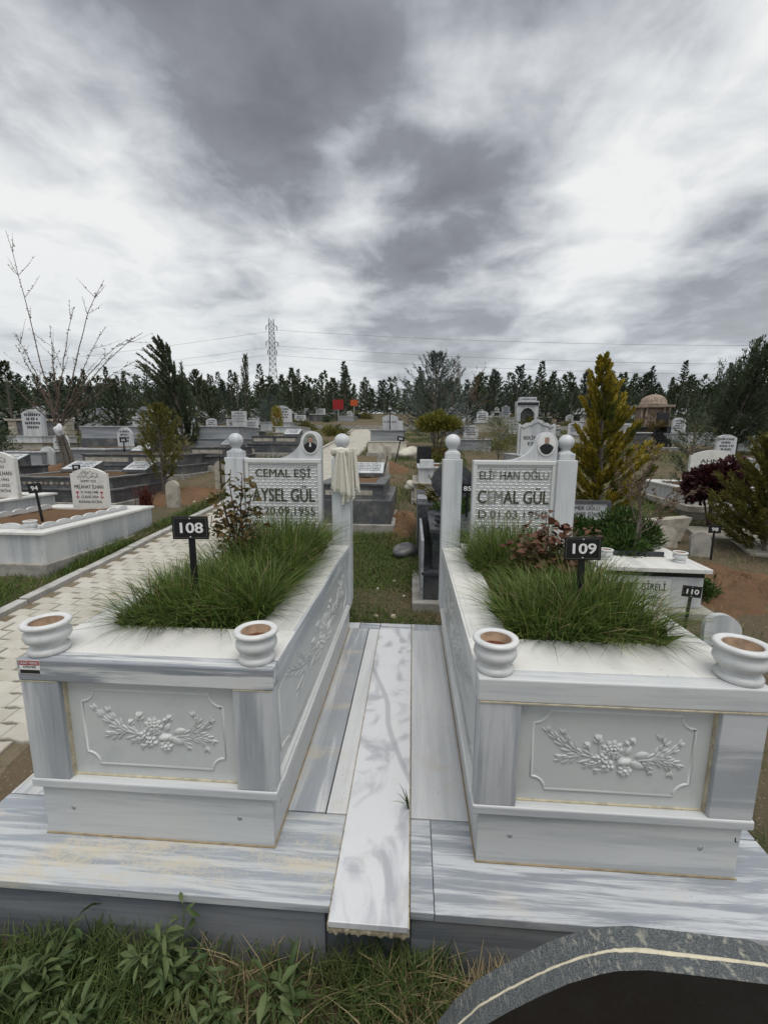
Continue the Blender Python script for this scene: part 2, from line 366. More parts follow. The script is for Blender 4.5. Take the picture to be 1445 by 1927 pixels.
def np_mesh(name, verts, faces, mats, tone=None, smooth=False, mat_index=None):
    """fast mesh from numpy arrays; faces (F,k)"""
    me = bpy.data.meshes.new(name); F, k = faces.shape
    me.vertices.add(len(verts)); me.vertices.foreach_set('co', np.ascontiguousarray(verts, np.float32).ravel())
    me.loops.add(F*k); me.loops.foreach_set('vertex_index', np.ascontiguousarray(faces, np.int32).ravel())
    me.polygons.add(F); me.polygons.foreach_set('loop_start', np.arange(0, F*k, k, dtype=np.int32))
    try: me.polygons.foreach_set('loop_total', np.full(F, k, np.int32))
    except Exception: pass
    for m in (mats if isinstance(mats, (list, tuple)) else [mats]): me.materials.append(m)
    if mat_index is not None: me.polygons.foreach_set('material_index', mat_index.astype(np.int32))
    if tone is not None:
        a = me.attributes.new('tone', 'FLOAT', 'FACE'); a.data.foreach_set('value', tone.astype(np.float32))
    me.polygons.foreach_set('use_smooth', np.full(F, smooth, bool))
    me.update(calc_edges=True); me.validate(); return me
TEXTN = 0
def text_mesh(body, h, mats, width=None, fmt=None, bold=.0, ext=.0012, align='CENTER', spacing=1.0):
    """lettering as a mesh in the xz plane, facing -y, cap height h; optionally squeezed to a width"""
    cu = bpy.data.curves.new('lettering', 'FONT'); cu.body = body; cu.align_x = align; cu.align_y = 'CENTER'
    cu.size = 1; cu.extrude = .0; cu.resolution_u = 3; cu.space_character = spacing
    for m in mats: cu.materials.append(m)
    if fmt:
        for i, k in enumerate(fmt):
            if i < len(cu.body_format): cu.body_format[i].material_index = k
    ob = bpy.data.objects.new('lettering', cu)
    me0 = ob.to_mesh(); me = me0.copy(); ob.to_mesh_clear()
    bpy.data.objects.remove(ob)
    n = len(me.vertices); co = np.empty(n*3, np.float32); me.vertices.foreach_get('co', co); co = co.reshape(-1, 3)
    sx = sz = h/.73
    if width and n: sx = width/max(1e-6, co[:, 0].max()-co[:, 0].min())
    out = np.stack([co[:, 0]*sx, np.zeros(n), (co[:, 1])*sz], 1).astype(np.float32)
    if bold:
        me.vertices.foreach_set('co', out.ravel()); bm = bmesh.new()
        for k, (dx, dz) in enumerate(((0, 0), (-1, .4), (1, .4), (-.6, -.5), (.6, -.5))):
            m2 = me.copy(); o2 = out.copy(); o2[:, 0] += dx*bold*h*1.3; o2[:, 2] += dz*bold*h*.9; o2[:, 1] -= .00012*k; m2.vertices.foreach_set('co', o2.ravel()); bm.from_mesh(m2); bpy.data.meshes.remove(m2)
        bm.to_mesh(me); bm.free()
    else: me.vertices.foreach_set('co', out.ravel())
    me.update()
    if len(me.materials) == 0:
        for m in mats: me.materials.append(m)
    return me
def lettering(body, h, mat, loc, parent, width=None, bold=.01, fmt=None, rot=None, name='lettering', align='CENTER'):
    mats = mat if isinstance(mat, (list, tuple)) else [mat]
    o = link(name, text_mesh(body, h, mats, width, fmt, bold, align=align), parent, loc)
    if rot: o.rotation_euler = rot
    return o

# ------------------------------------------------------------------ ground
def make_ground():
    xs = np.unique(np.concatenate([np.linspace(-9, 9, 150), -np.geomspace(9, 420, 26), np.geomspace(9, 420, 26)]))
    ys = np.unique(np.concatenate([np.linspace(-3, 14, 140), np.linspace(14, 60, 60), np.geomspace(60, 400, 20), -np.geomspace(3, 40, 8)]))
    X, Y = np.meshgrid(xs, ys); Z = np.interp(Y, YS, ZS)
    r = np.random.default_rng(5); amp = np.zeros_like(Z)
    for k in range(40):
        fx, fy = r.normal(0, 2.6, 2); ph = r.uniform(0, 6.28); amp += np.sin(fx*X+fy*Y+ph)*.0035
    near = np.clip(1-np.abs(X)/40, 0, 1)
    Z = Z+amp*near*1.6
    onpath = (X > -3.45) & (X < -1.9) & (Y < 24.2) & (Y > -3)
    Z = np.where(onpath, np.interp(Y, YS, ZS)-.03, Z)
    slab = (X > -1.62) & (X < 1.4) & (Y > -.02) & (Y < 2.12)
    Z = np.where(slab, np.minimum(Z, -.26), Z)
    ny, nx = X.shape; idx = np.arange(nx*ny).reshape(ny, nx)
    F = np.stack([idx[:-1, :-1], idx[:-1, 1:], idx[1:, 1:], idx[1:, :-1]], -1).reshape(-1, 4)
    o = link('ground', np_mesh('ground', np.stack([X, Y, Z], -1).reshape(-1, 3), F, M_ground, smooth=True)); o['kind'] = 'structure'
make_ground()

# ------------------------------------------------------------------ paved path
PX0, PX1 = -3.36, -1.86
def make_path():
    m = MB(); ys = np.linspace(-1.5, 24.2, 60)
    for a, b in zip(ys[:-1], ys[1:]):
        m.add([(PX0-.1, a, gz(a)-.012), (PX1+.02, a, gz(a)-.012), (PX1+.02, b, gz(b)-.012), (PX0-.1, b, gz(b)-.012)], [(0, 1, 2, 3)])
    path = m.build('path', soilsand); path['kind'] = 'structure'
    bw, bd, g = .188, .118, .0028
    def paver_mesh(wave):
        w, dd = bw-g*2, bd-g*2; q = wave
        # bottom-left corner origin; zig-zag on the long sides
        outl = [(0, 0), (w*.25, q), (w*.75, -q), (w, 0), (w, dd), (w*.75, dd-q), (w*.25, dd+q), (0, dd)]
        i_ = []
        for (x, y) in outl: i_.append((w/2+(x-w/2)*.955, dd/2+(y-dd/2)*.94))
        n = 8; vs = [(x-w/2, y-dd/2, -.05) for x, y in outl]+[(x-w/2, y-dd/2, .012) for x, y in outl]+[(x-w/2, y-dd/2, .018) for x, y in i_]
        fs = [(i, (i+1) % n, n+(i+1) % n, n+i) for i in range(n)]+[(n+i, n+(i+1) % n, 2*n+(i+1) % n, 2*n+i) for i in range(n)]+[list(range(2*n, 3*n))]
        me = bpy.data.meshes.new('paver'); me.from_pydata(vs, [], fs); me.materials.append(M_paver); return me
    meshes = [paver_mesh(.009), paver_mesh(.009), paver_mesh(.009)]
    vs0 = np.array([v.co[:] for v in meshes[0].vertices]); faces0 = [list(p.vertices) for p in meshes[0].polygons]
    rows = int((24.1+1.4)/bd); cells = []
    for j in range(rows):
        y = -1.4+j*bd; off = (j % 2)*bw/2
        x = PX0+.02-off
        while x+bw < PX1+.12:
            cx = x+bw/2
            if cx-bw/2 >= PX0-.07 and not (y < .8 and cx > -2.1+rnd.uniform(-.08, .05)) : cells.append((cx, y+bd/2))
            x += bw
    cells.sort(key=lambda c: abs(c[1]-2.6) if c[1] > .35 else 99)
    far = MB()
    for i, (x, y) in enumerate(cells):
        z = gz(y)-.012+rnd.uniform(-.004, .005)+(.012 if rnd.random() < .02 else 0)
        rx = math.atan(gslope(y))+rnd.uniform(-.02, .02); ry = rnd.uniform(-.02, .02); rz = rnd.uniform(-.03, .03)
        if i < 298:
            o = link('paver', meshes[i % 3], path, (x, y, z)); o.rotation_euler = (rx, ry, rz)
        else:
            M = Matrix.Translation((x, y, z)) @ Matrix.Rotation(rx, 4, 'X') @ Matrix.Rotation(ry, 4, 'Y') @ Matrix.Rotation(rz, 4, 'Z')
            far.add([tuple(M @ Vector(v)) for v in vs0], faces0)
    fo = far.build('paving', M_paver, path); fo['kind'] = 'stuff'
    y = -.6; 
    while y < 24:
        L = .75; z = gz(y+L/2)
        o = box('kerb_stone', M_kerb, -.05, .05, -L/2+.006, L/2-.006, -.12, .035, path, .006)
        o.location = (PX0-.075, y+L/2, z+rnd.uniform(-.006, .006)); o.rotation_euler = (math.atan(gslope(y+L/2)), 0, rnd.uniform(-.008, .008)); y += L
    m = MB(); m.box(-9.5, 14, 24.25, 24.5, gz(24.3)-.4, gz(24.3)+.22, 0); w = m.build('low_wall', M_conc)
    tag(w, 'low concrete kerb wall across the top end of the paved path', 'wall')
M_kerb = plain('kerb_concrete', (.46, .45, .42), .85, .35, 8)
soilsand = soil_mat('joint_sand', (.23, .19, .13), (.28, .23, .16), (.15, .12, .08), 2)
make_path()

# ------------------------------------------------------------------ marble platform under the two graves
X0, X1, Y0, Y1 = -1.565, 1.345, .04, 2.16
def make_platform():
    P = empty('grave_platform', (0, Y0, 0), 0, 'low white and grey marble platform carrying the two white graves', 'platform')
    def slab(mat, x0, x1, y0, y1, z1=0, th=.03, name='marble_slab', b=.003):
        m = MB(); cx, cy = (x0+x1)/2, (y0+y1)/2
        m.box(x0-cx, x1-cx, y0-cy, y1-cy, -th, 0, 0, b); return m.build(name, mat, P, (cx, cy-Y0, z1+rnd.uniform(-.0012, .0012)))
    g = .0025
    slab(M_slabsand, X0, -.168-g, Y0, .375-g)
    slab(M_slab, .078+g, .1545, Y0, .375-g); slab(M_slab, .1565, X1, Y0, .375-g)
    slab(M_slaby, -.42, -.252-g, .375+g, 2.052); slab(M_slabw, -.252+g, -.168-g, .375+g, 2.052); slab(M_slabw, .078+g, .32, .375+g, 2.052)
    slab(M_slaby, X0, -1.25, .375+g, 2.14); slab(M_slab, 1.155, X1, .375+g, 2.14)
    for a, b_, mt in ((-.42, -.33, M_slabw), (-.33, -.168, M_slab), (-.168, .078, M_slab), (.078, .32, M_slaby)): slab(mt, a+g, b_-g, 2.055, Y1)
    mid = slab(M_mid, -.165, .075, -.015, 2.048, .014, .022, 'middle_strip', .002)
    # mortar bed of the strip with its crumbly front end
    m = MB(); n = 40; PM = []
    for i in range(n+1):
        a = -.166+.242*i/n; f = .004*math.sin(i*.55)+.003*math.sin(i*1.7+1)+rnd.uniform(-.0015, .0015)
        PM += [(a, -.008+f-Y0, -.0075), (a, -.012+f*1.3-Y0, -.022), (a, -.006-f-Y0, -.036), (a, .0-f-Y0, -.046+f), (a, .05-Y0, -.05)]
    m.add(PM, [(i*5+j, i*5+j+1, (i+1)*5+j+1, (i+1)*5+j) for i in range(n) for j in range(4)], 0, True)
    for sx in (-.1685, .0745):
        for i in range(60):
            y = -.015+i*.0345; m.box(sx, sx+.004, y-Y0, y+.032-Y0, -.02, .007+rnd.uniform(-.004, .004), 0)
    m.build('mortar_bed', M_foam, P)
    for x0, x1 in ((X0+.015, -.19), (.085, X1-.015)):
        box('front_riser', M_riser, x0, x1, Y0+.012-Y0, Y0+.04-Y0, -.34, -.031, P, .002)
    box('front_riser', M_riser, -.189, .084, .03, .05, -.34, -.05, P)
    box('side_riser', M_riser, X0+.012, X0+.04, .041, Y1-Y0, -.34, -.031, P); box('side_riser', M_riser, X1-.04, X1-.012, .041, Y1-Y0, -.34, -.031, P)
    box('core', M_conc, X0+.05, X1-.05, .06, Y1-Y0-.02, -.34, -.032, P)
    box('back_riser', M_riser, X0+.041, X1-.041, Y1-Y0-.018, Y1-Y0-.006, -.3, -.031, P)
make_platform()

# ------------------------------------------------------------------ carved flowers
class Relief:
    """raised carving in a plane; maps (a, b, height) to the panel"""
    def __init__(s, fn): s.mb = MB(); s.fn = fn
    def leaf(s, x, y, ang, L, w, h=7, bend=0):
        ca, sa = math.cos(ang), math.sin(ang); P = []
        for t, ww, hh in ((0, .12, .3), (.3, .9, .95), (.55, 1, 1), (.8, .6, .8), (1, 0, .15)):
            cx = t*L; cy = bend*L*t*t
            for q, k in ((-1, 0), (-.45, .8), (0, .55), (.45, .8), (1, 0)):
                px, py = cx, cy+q*ww*w/2
                P.append(s.fn(x+px*ca-py*sa, y+px*sa+py*ca, h*hh*k if q else h*hh*.5))
        fs = [(i*5+j, i*5+j+1, (i+1)*5+j+1, (i+1)*5+j) for i in range(4) for j in range(4)]
        s.mb.add(P, fs, 0, True)
    def dome(s, x, y, rx, ry, ang=0, h=8, n=9):
        ca, sa = math.cos(ang), math.sin(ang); P = []
        for k, hh in ((1, 0), (.82, .62), (.45, .95)):
            for j in range(n):
                a = 2*PI*j/n; px, py = rx*k*math.cos(a), ry*k*math.sin(a); P.append(s.fn(x+px*ca-py*sa, y+px*sa+py*ca, h*hh))
        P.append(s.fn(x, y, h)); 
        fs = [(i*n+j, i*n+(j+1) % n, (i+1)*n+(j+1) % n, (i+1)*n+j) for i in range(2) for j in range(n)]+[(2*n+j, 2*n+(j+1) % n, 3*n) for j in range(n)]
        s.mb.add(P, fs, 0, True)
    def stem(s, pts, w=9, h=6):
        k = len(pts); P = []
        for i, (x, y) in enumerate(pts):
            x0, y0 = pts[max(0, i-1)]; x1, y1 = pts[min(k-1, i+1)]; L = math.hypot(x1-x0, y1-y0); nx, ny = -(y1-y0)/L, (x1-x0)/L
            ww = w*(1-.5*i/(k-1))/2
            P += [s.fn(x-nx*ww, y-ny*ww, 0), s.fn(x, y, h), s.fn(x+nx*ww, y+ny*ww, 0)]
        s.mb.add(P, [(i*3+j, i*3+j+1, (i+1)*3+j+1, (i+1)*3+j) for i in range(k-1) for j in range(2)], 0, True)
    def flower(s, x, y, r, n=5, h=8, a0=0):
        for i in range(n):
            a = a0+2*PI*i/n; s.dome(x+math.cos(a)*r*.60, y+math.sin(a)*r*.60, r*.42, r*.32, a, h*.8); s.leaf(x+math.cos(a)*r*.15, y+math.sin(a)*r*.15, a, r*.85, r*.4, h*1.05)
        s.dome(x, y, r*.22, r*.22, 0, h*1.25, 7)
    def bouquet(s):
        def along(pts, n, L0, L1, w, side_ang=.75, start=.15):
            q = np.array(pts, float); d = np.linalg.norm(np.diff(q, axis=0), axis=1); cu = np.concatenate([[0], np.cumsum(d)])
            s.stem(pts)
            for i in range(n):
                t = (start+(1-start)*i/(n-1))*cu[-1]*.98; x = np.interp(t, cu, q[:, 0]); y = np.interp(t, cu, q[:, 1])
                x2 = np.interp(t-8, cu, q[:, 0]); y2 = np.interp(t-8, cu, q[:, 1]); a = math.atan2(y-y2, x-x2) if t > 9 else math.atan2(q[1, 1]-q[0, 1], q[1, 0]-q[0, 0])
                L = L0+(L1-L0)*i/(n-1)
                for sd in (-1, 1): s.leaf(x, y, a+sd*side_ang*(1-.35*i/n), L*1.5*(1 if sd > 0 else .85), w*.74*(.7+.3*L/L0), 6.5, -sd*.28)
            s.leaf(q[-1, 0], q[-1, 1], math.atan2(q[-1, 1]-q[-2, 1], q[-1, 0]-q[-2, 0]), L1, w*.7)
        F = lambda px, py: (px-730, 660-py)
        along([F(690, 690), F(640, 686), F(580, 672), F(520, 640), F(465, 600), F(415, 552)], 6, 58, 34, 19)
        along([F(560, 665), F(530, 620), F(500, 590), F(490, 565)], 3, 42, 30, 18)
        along([F(570, 668), F(530, 690), F(490, 695)], 3, 44, 36, 18)
        along([F(860, 690), F(930, 682), F(985, 660), F(1030, 625), F(1050, 600)], 5, 50, 32, 18)
        along([F(930, 682), F(965, 640), F(985, 600), F(968, 568)], 4, 40, 28, 17)
        along([F(930, 682), F(985, 700), F(1020, 725), F(1022, 745)], 3, 44, 34, 18)
        along([F(985, 690), F(1030, 695), F(1055, 708)], 3, 34, 26, 14)
        along([F(700, 700), F(650, 720), F(620, 728)], 3, 34, 26, 15); along([F(715, 730), F(690, 750), F(672, 758)], 2, 30, 22, 13); along([F(880, 700), F(905, 725), F(918, 748)], 3, 32, 22, 13)
        for (bx, by, sx, sy, r) in ((657, 585, 668, 670, 24), (605, 622, 630, 682, 17), (826, 586, 770, 660, 17), (800, 600, 775, 650, 12)):
            s.stem([F(sx, sy), F((sx+bx)/2+3, (sy+by)/2), F(bx, by)], 7, 5)
            x, y = F(bx, by)
            for a in (-.5, 0, .5): s.dome(x+math.sin(a)*r*.7, y+math.cos(a)*r*.5, r*.38, r*.75, -a, 8)
            s.leaf(x, y-r, PI*.75, r*1.5, r*.7); s.leaf(x, y-r, PI*.25, r*1.5, r*.7)
        x, y = F(733, 640)
        for ring, (n, rr, h) in enumerate(((9, 50, 8), (7, 33, 11), (4, 15, 14))):
            for i in range(n):
                a = 2*PI*i/n+ring*.4; s.leaf(x+math.cos(a)*rr*.35, y+math.sin(a)*rr*.35, a, rr*.85, 27, h*.95); s.dome(x+math.cos(a)*rr*.85, y+math.sin(a)*rr*.85, 8, 13, a, h*.7)
        s.flower(*F(683, 690), 33, 5, 10, .3); s.flower(*F(716, 728), 36, 5, 10, .9)
        for (px, py, a, L, w) in ((795, 668, 1.05, 62, 36), (845, 672, .30, 72, 42), (825, 705, -.35, 82, 48), (770, 690, 2.3, 40, 24)): s.leaf(*F(px, py), a, L, w, 9)
        x, y = F(795, 700); s.dome(x, y, 40, 20, .2, 12, 12); s.leaf(x-34, y-30, 1.1, 60, 34, 11); s.leaf(x+40, y-30, 2.0, 58, 32, 12); s.leaf(x-40, y+6, -.3, 80, 22, 14)
        x, y = F(800, 748)
        for i in range(7): a = 2*PI*i/7; s.dome(x+math.cos(a)*22, y+math.sin(a)*22, 16, 14, a, 9)
        s.dome(x, y, 15, 12, 0, 13)
    def frame(s, hw, hh, r, w=7, h=6):
        pts = []
        for cx, cy, a0 in ((hw, hh, PI), (-hw, hh, 1.5*PI), (-hw, -hh, 0), (hw, -hh, .5*PI)):
            arc = [(cx+r*math.cos(a0+PI/2*k/8), cy+r*math.sin(a0+PI/2*k/8)) for k in range(9)]
            pts += arc[::-1] if True else arc
        # order: start lower arc of the top right corner, go counter-clockwise
        pts.append(pts[0]); pts.append(pts[1]); s.stem_c(pts, w, h)
    def stem_c(s, pts, w, h):
        k = len(pts); P = []
        for i, (x, y) in enumerate(pts):
            x0, y0 = pts[max(0, i-1)]; x1, y1 = pts[min(k-1, i+1)]; L = math.hypot(x1-x0, y1-y0) or 1; nx, ny = -(y1-y0)/L, (x1-x0)/L
            for q, hh in ((-.5, 0), (-.3, .9), (.3, .9), (.5, 0)): P.append(s.fn(x+nx*w*q, y+ny*w*q, h*hh))
        s.mb.add(P, [(i*4+j, i*4+j+1, (i+1)*4+j+1, (i+1)*4+j) for i in range(k-1) for j in range(3)], 0, True)

# ------------------------------------------------------------------ the two white graves
def plaque(parent, x, y, z, older):
    """oval portrait on porcelain, generic figure in dark clothes"""
    m = MB(); n = 36
    def oval(rx, rz, yy, mi, cx=0, cz=0, back=None, n=n):
        pts = [(x+cx+rx*math.cos(2*PI*i/n), z+cz+rz*math.sin(2*PI*i/n)) for i in range(n)]; m.prism(pts, y+yy, y+(back if back is not None else yy+.004), 'y', mi)
    oval(.060, .078, -.008, 0, back=.0); oval(.051, .068, -.0095, 1 if not older else 5, back=-.007)
    # shoulders
    sh = []
    for i in range(25):
        t = -1+2*i/24; a = .051*.97*t; lim = -.068*math.sqrt(max(0, 1-t*t))*.97; sh.append((x+a, z+lim))
    top = [(.044, -.018), (.034, -.004), (.014, .006), (0, .002), (-.014, .006), (-.034, -.004), (-.044, -.018)]
    m.prism(sh+[(x+a, z+b) for a, b in top], y-.0108, y-.0092, 'y', 2)
    oval(.0155, .020, -.0118, 3, 0, .024, -.0100, 20)
    oval(.016, .011, -.0113 if not older else -.0112, 4 if not older else 6, 0, .0385, -.0098, 18)
    if older: oval(.011, .006, -.0122, 6, 0, .008, -.0112, 14)
    else: m.prism([(x-.004, z+.003), (x+.004, z+.003), (x+.007, z-.025), (x-.007, z-.025)][::1], y-.0115, y-.0106, 'y', 0)
    for e in (-.006, .006): oval(.0022, .0012, -.0124, 2, e, .0265, -.0115, 8)
    m.prism([(x-.0015, z+.022), (x+.0015, z+.022), (x+.0025, z+.0165), (x-.0025, z+.0165)], y-.0128, y-.0115, 'y', 3)
    oval(.005, .0011, -.0123, 7, 0, .0125, -.0115, 10)
    return m.build('portrait_plaque', [M_porc, M_photo, M_suit, M_skin, M_suit, M_porc, M_greyhair, M_lip], parent)
M_greyhair = plain('portrait_hair', (.22, .19, .17), .6, .2, 30, bmp=0); M_lip = plain('portrait_lip', (.22, .09, .07), .5, .2, 30, bmp=0)

def white_grave(x0, yf, W_, label, hx, hw, texts, which):
    G_ = empty('white_grave', (x0, yf, 0), 0, label, 'grave')
    L = 1.865; bi = .021
    # plinth
    fb = box('base_block', M_base, bi, W_-bi, .013, .045, 0, .202, G_, .003)
    for bx in (.131, .752):
        m = MB(); m.lathe([(.0001, -.010), (.008, -.008), (.009, -.003), (.009, .0), (.0001, .001)], n=12); o = m.build('bolt', M_metal, fb, (bx, .013, .109)); o.rotation_euler = (PI/2, 0, 0)
    for s_ in (0, 1):
        xa = bi if s_ == 0 else W_-bi-.03
        sb = box('base_block', M_base2, xa, xa+.03, .046, L-.02, 0, .202, G_, .003)
        for by in (.10, 1.7):
            m = MB(); m.lathe([(.0001, -.008), (.007, -.006), (.008, 0), (.0001, .001)], n=10); o = m.build('bolt', M_metal, sb, (bi if s_ == 0 else W_-bi, by, .11)); o.rotation_euler = (0, -PI/2 if s_ == 0 else PI/2, 0)
    box('base_block', M_base, bi+.031, W_-bi-.031, L-.05, L-.02, 0, .202, G_)
    # sill ring
    box('sill', M_capface, -.002, W_+.002, -.003, .062, .202, .235, G_, .005)
    for s_ in (0, 1):
        xa = -.002 if s_ == 0 else W_-.06
        m = MB(); m.box(xa, xa+.062, .0625, L, .202, .226, 0, .004); m.box(xa+.008, xa+.054, .0625, L, .225, .238, 0, .003); m.build('sill', M_capface2, G_)
    # pilasters at the front corners
    for s_ in (0, 1):
        xa = .004 if s_ == 0 else W_-.140
        box('pilaster', (M_pilx if (which == 'R' and s_ == 1) else M_pil), xa, xa+.136, .002, .062, .2355, .6155, G_, .003)
        xb = xa+.136 if s_ == 0 else xa-.0035
        box('grout', M_grout, xb, xb+.0035, .020, .0335, .236, .6155, G_)
        box('grout', M_grout, xa+.003, xa+.133, .0005, .004, .6125, .6160, G_)
    # front panel with carving
    pn = box('front_panel', M_panel, .1405, W_-.1405, .034, .052, .2355, .6155, G_)
    sc = .000645; cz = .4275; cx = W_/2
    R = Relief(lambda a, b, h: (cx+a*sc, .0345-h*sc*1.75, cz+b*sc)); R.bouquet(); R.mb.build('carved_flowers', M_relief, pn)
    R = Relief(lambda a, b, h: (cx+a*sc, .0345-h*sc*1.1, cz+b*sc)); R.frame(395, 225, 72, 15, 6); R.mb.build('moulding', M_relief, pn)
    box('grout', M_grout, .142, W_-.142, .028, .034, .2355, .240, G_)
    # long side panels with carving
    for s_ in (0, 1):
        xa = .022 if s_ == 0 else W_-.042
        sp = box('side_panel', M_panel, xa, xa+.02, .0625, 1.728, .2385, .6155, G_)
        if (which == 'L' and s_ == 1) or (which == 'R' and s_ == 0):
            xs_ = xa if s_ == 0 else xa+.02; sg = -1 if s_ == 0 else 1
            R = Relief(lambda a, b, h: (xs_+sg*h*.00105, .90+a*.00198, .43+b*.00098)); R.bouquet(); R.mb.build('carved_flowers', M_relief, sp)
            R = Relief(lambda a, b, h: (xs_+sg*h*.0008, .90+a*.00198, .428+b*.00078)); R.frame(395, 215, 60, 9, 7); R.mb.build('moulding', M_relief, sp)
    box('back_panel', M_panel, .05, W_-.05, L-.04, L-.02, .2385, .6155, G_)
    # cap slabs round the planting bed
    c1, c2 = .616, .695
    box('cap_slab', M_capL if which == 'L' else M_capface, 0, W_, 0, .062, c1, c2-.0005, G_, .005)
    box('cap_slab', M_captop, .001, W_-.001, .0625, .291, c1+.03, c2, G_, .003)
    for s_ in (0, 1):
        xa = 0 if s_ == 0 else W_-.185
        box('cap_slab', M_cap, xa+(.012 if s_ == 0 else 0), xa+.185-(.012 if s_ == 1 else 0), .2925, 1.60, c1+.02, c2-.001, G_, .003)
        xe = 0 if s_ == 0 else W_-.0115
        box('cap_edge', M_capedge if which == 'L' else M_capface2, xe, xe+.0115, .0635, 1.728, c1, c2-.0015, G_, .002)
    box('cap_slab', M_cap, .012, W_-.012, 1.6015, 1.725, c1+.02, c2-.002, G_, .003); box('cap_slab', M_cap, .14, W_-.14, 1.7265, L, c1, c2-.003, G_, .003)
    # planting bed
    m = MB(); nx, ny = 14, 26
    P = []
    for j in range(ny+1):
        for i in range(nx+1):
            P.append((.18+(W_-.36)*i/nx, .285+1.32*j/ny, c2-.045+rnd.uniform(-.012, .014)+.02*math.sin(i*.9)*math.sin(j*.5)))
    m.add(P, [(j*(nx+1)+i, j*(nx+1)+i+1, (j+1)*(nx+1)+i+1, (j+1)*(nx+1)+i) for j in range(ny) for i in range(nx)], 0, True); m.build('bed_soil', M_bed, G_)
    # posts with ball finials
    for s_ in (0, 1):
        xa = -.008 if s_ == 0 else W_-.125; w = .133; y0, y1 = 1.7295, 1.8625
        m = MB(); m.box(xa, xa+w, y0, y1, .2385, 1.32, 0, .005); m.box(xa+.004, xa+w-.004, y0+.004, y1-.004, .224, .239, 0, .003)
        po = m.build('post', M_post, G_)
        m = MB(); cxp, cyp = xa+w/2, (y0+y1)/2
        m.box(cxp-.052, cxp+.052, cyp-.052, cyp+.052, 1.3195, 1.366, 0, .006)
        pr = [(.05, 1.365), (.047, 1.372), (.036, 1.378), (.030, 1.386), (.029, 1.392)]
        for k in range(1, 17):
            a = -PI/2+.58+(PI-.58)*k/16; pr.append((max(.0004, .0535*math.cos(a)), 1.441+.0535*math.sin(a)))
        m.lathe(pr, (cxp, cyp, 0), 28, 0); m.build('ball_finial', M_post, po)
    # headstone
    y0, y1 = 1.765, 1.815; zt = 1.315
    prof = [(hx, c2-.004), (hx+hw, c2-.004), (hx+hw, 1.435)]
    for k in range(0, 13): a = PI*k/12; prof.append((hx+hw-.076+.076*math.cos(a), 1.435+.076*math.sin(a)))
    xl = hx+hw-.152
    for k in range(1, 13): t = k/12; prof.append((xl-.205*t**1.25, zt+(1.435-zt)*(1-t)**2.2))
    prof += [(hx, zt)]
    bm = bmesh.new(); vs = [bm.verts.new((p[0], y0, p[1])) for p in prof]; f = bm.faces.new(vs)
    r = bmesh.ops.extrude_face_region(bm, geom=[f]); bmesh.ops.translate(bm, vec=(0, y1-y0, 0), verts=[v for v in r['geom'] if isinstance(v, bmesh.types.BMVert)])
    bmesh.ops.recalc_face_normals(bm, faces=bm.faces[:])
    ed = [e for e in bm.edges if len(e.link_faces) == 2 and abs(e.verts[0].co.y-e.verts[1].co.y) < 1e-4]
    bmesh.ops.bevel(bm, geom=ed, offset=.004, segments=2, affect='EDGES')
    m = MB(); m.bm(bm, 0); hs = m.build('headstone', M_post, G_)
    # raised border with a step
    m = MB()
    for (a, b_, z0_, z1_) in ((hx+.002, hx+.030, c2+.002, zt-.004), (hx+hw-.030, hx+hw-.002, c2+.002, zt-.004)):
        m.box(a, b_, y0-.014, y0, z0_, z1_, 0, .004); 
    m.box(hx+.002, hx+hw-.002, y0-.016, y0, zt-.034, zt-.002, 0, .006)
    m.box(hx+.030, hx+hw-.030, y0-.008, y0, zt-.044, zt-.034, 0, .002)
    m.build('border', M_relief, hs)
    # basket weave ground of the inscription
    m = MB(); c = .0215; x_a, x_b, z_a, z_b = hx+.033, hx+hw-.033, c2, zt-.046
    nx = int((x_b-x_a)/c); nz = int((z_b-z_a)/c); c_x = (x_b-x_a)/nx; c_z = (z_b-z_a)/nz
    for i in range(nx):
        for j in range(nz):
            cx_, cz_ = x_a+(i+.5)*c_x, z_a+(j+.5)*c_z
            hor = (i+j) % 2 == 0
            lx, lz = (c_x*.66, c_z*.30) if hor else (c_x*.30, c_z*.66)
            if hor: rid = [(cx_-lx*.55, y0-.0058, cz_), (cx_+lx*.55, y0-.0058, cz_)]
            else: rid = [(cx_, y0-.0045, cz_-lz*.55), (cx_, y0-.0045, cz_+lz*.55)]
            q = [(cx_-lx, y0+.0005, cz_-lz), (cx_+lx, y0+.0005, cz_-lz), (cx_+lx, y0+.0005, cz_+lz), (cx_-lx, y0+.0005, cz_+lz)]
            if hor: m.add(q+rid, [(0, 1, 5, 4), (2, 3, 4, 5), (3, 0, 4), (1, 2, 5)])
            else: m.add(q+rid, [(0, 1, 4), (2, 3, 5), (3, 0, 4, 5), (1, 2, 5, 4)])
    m.build('basket_weave', M_relief, hs)
    for (body, h, z, w, bold, fmt) in texts:
        lettering(body, h, [M_ink, M_inkhalf, M_inkfade], (hx+hw*.50, y0-.0068, z), hs, w, bold, fmt)
    plaque(hs, hx+hw-.078, y0, 1.425, which == 'R')
    # dirty seams
    box('caulk', M_caulk, bi-.004, W_-bi+.004, .008, .0135, 0.0005, .004, G_)
    xs = W_-bi if which == 'L' else bi-.005
    box('caulk', M_caulk, xs, xs+.005, .013, L-.02, 0.0005, .005, G_)
    return G_
M_base2 = marble('marble_base_side', (.66, .67, .665), (.48, .50, .52), 'y', .5, .45, .8, 6, stain=.35, stain_col=(.55, .47, .34), cloud=.2)
M_capface2 = marble('marble_sill_side', (.66, .67, .66), (.44, .47, .49), 'y', .5, freq=12, stain=.3, stain_col=(.55, .48, .36))
M_capedge = marble('marble_cap_side_streaked', (.64, .66, .675), (.30, .33, .38), 'y', .7, .42, .66, 15, stain=.08)
M_capL = M_capx
WG = .895
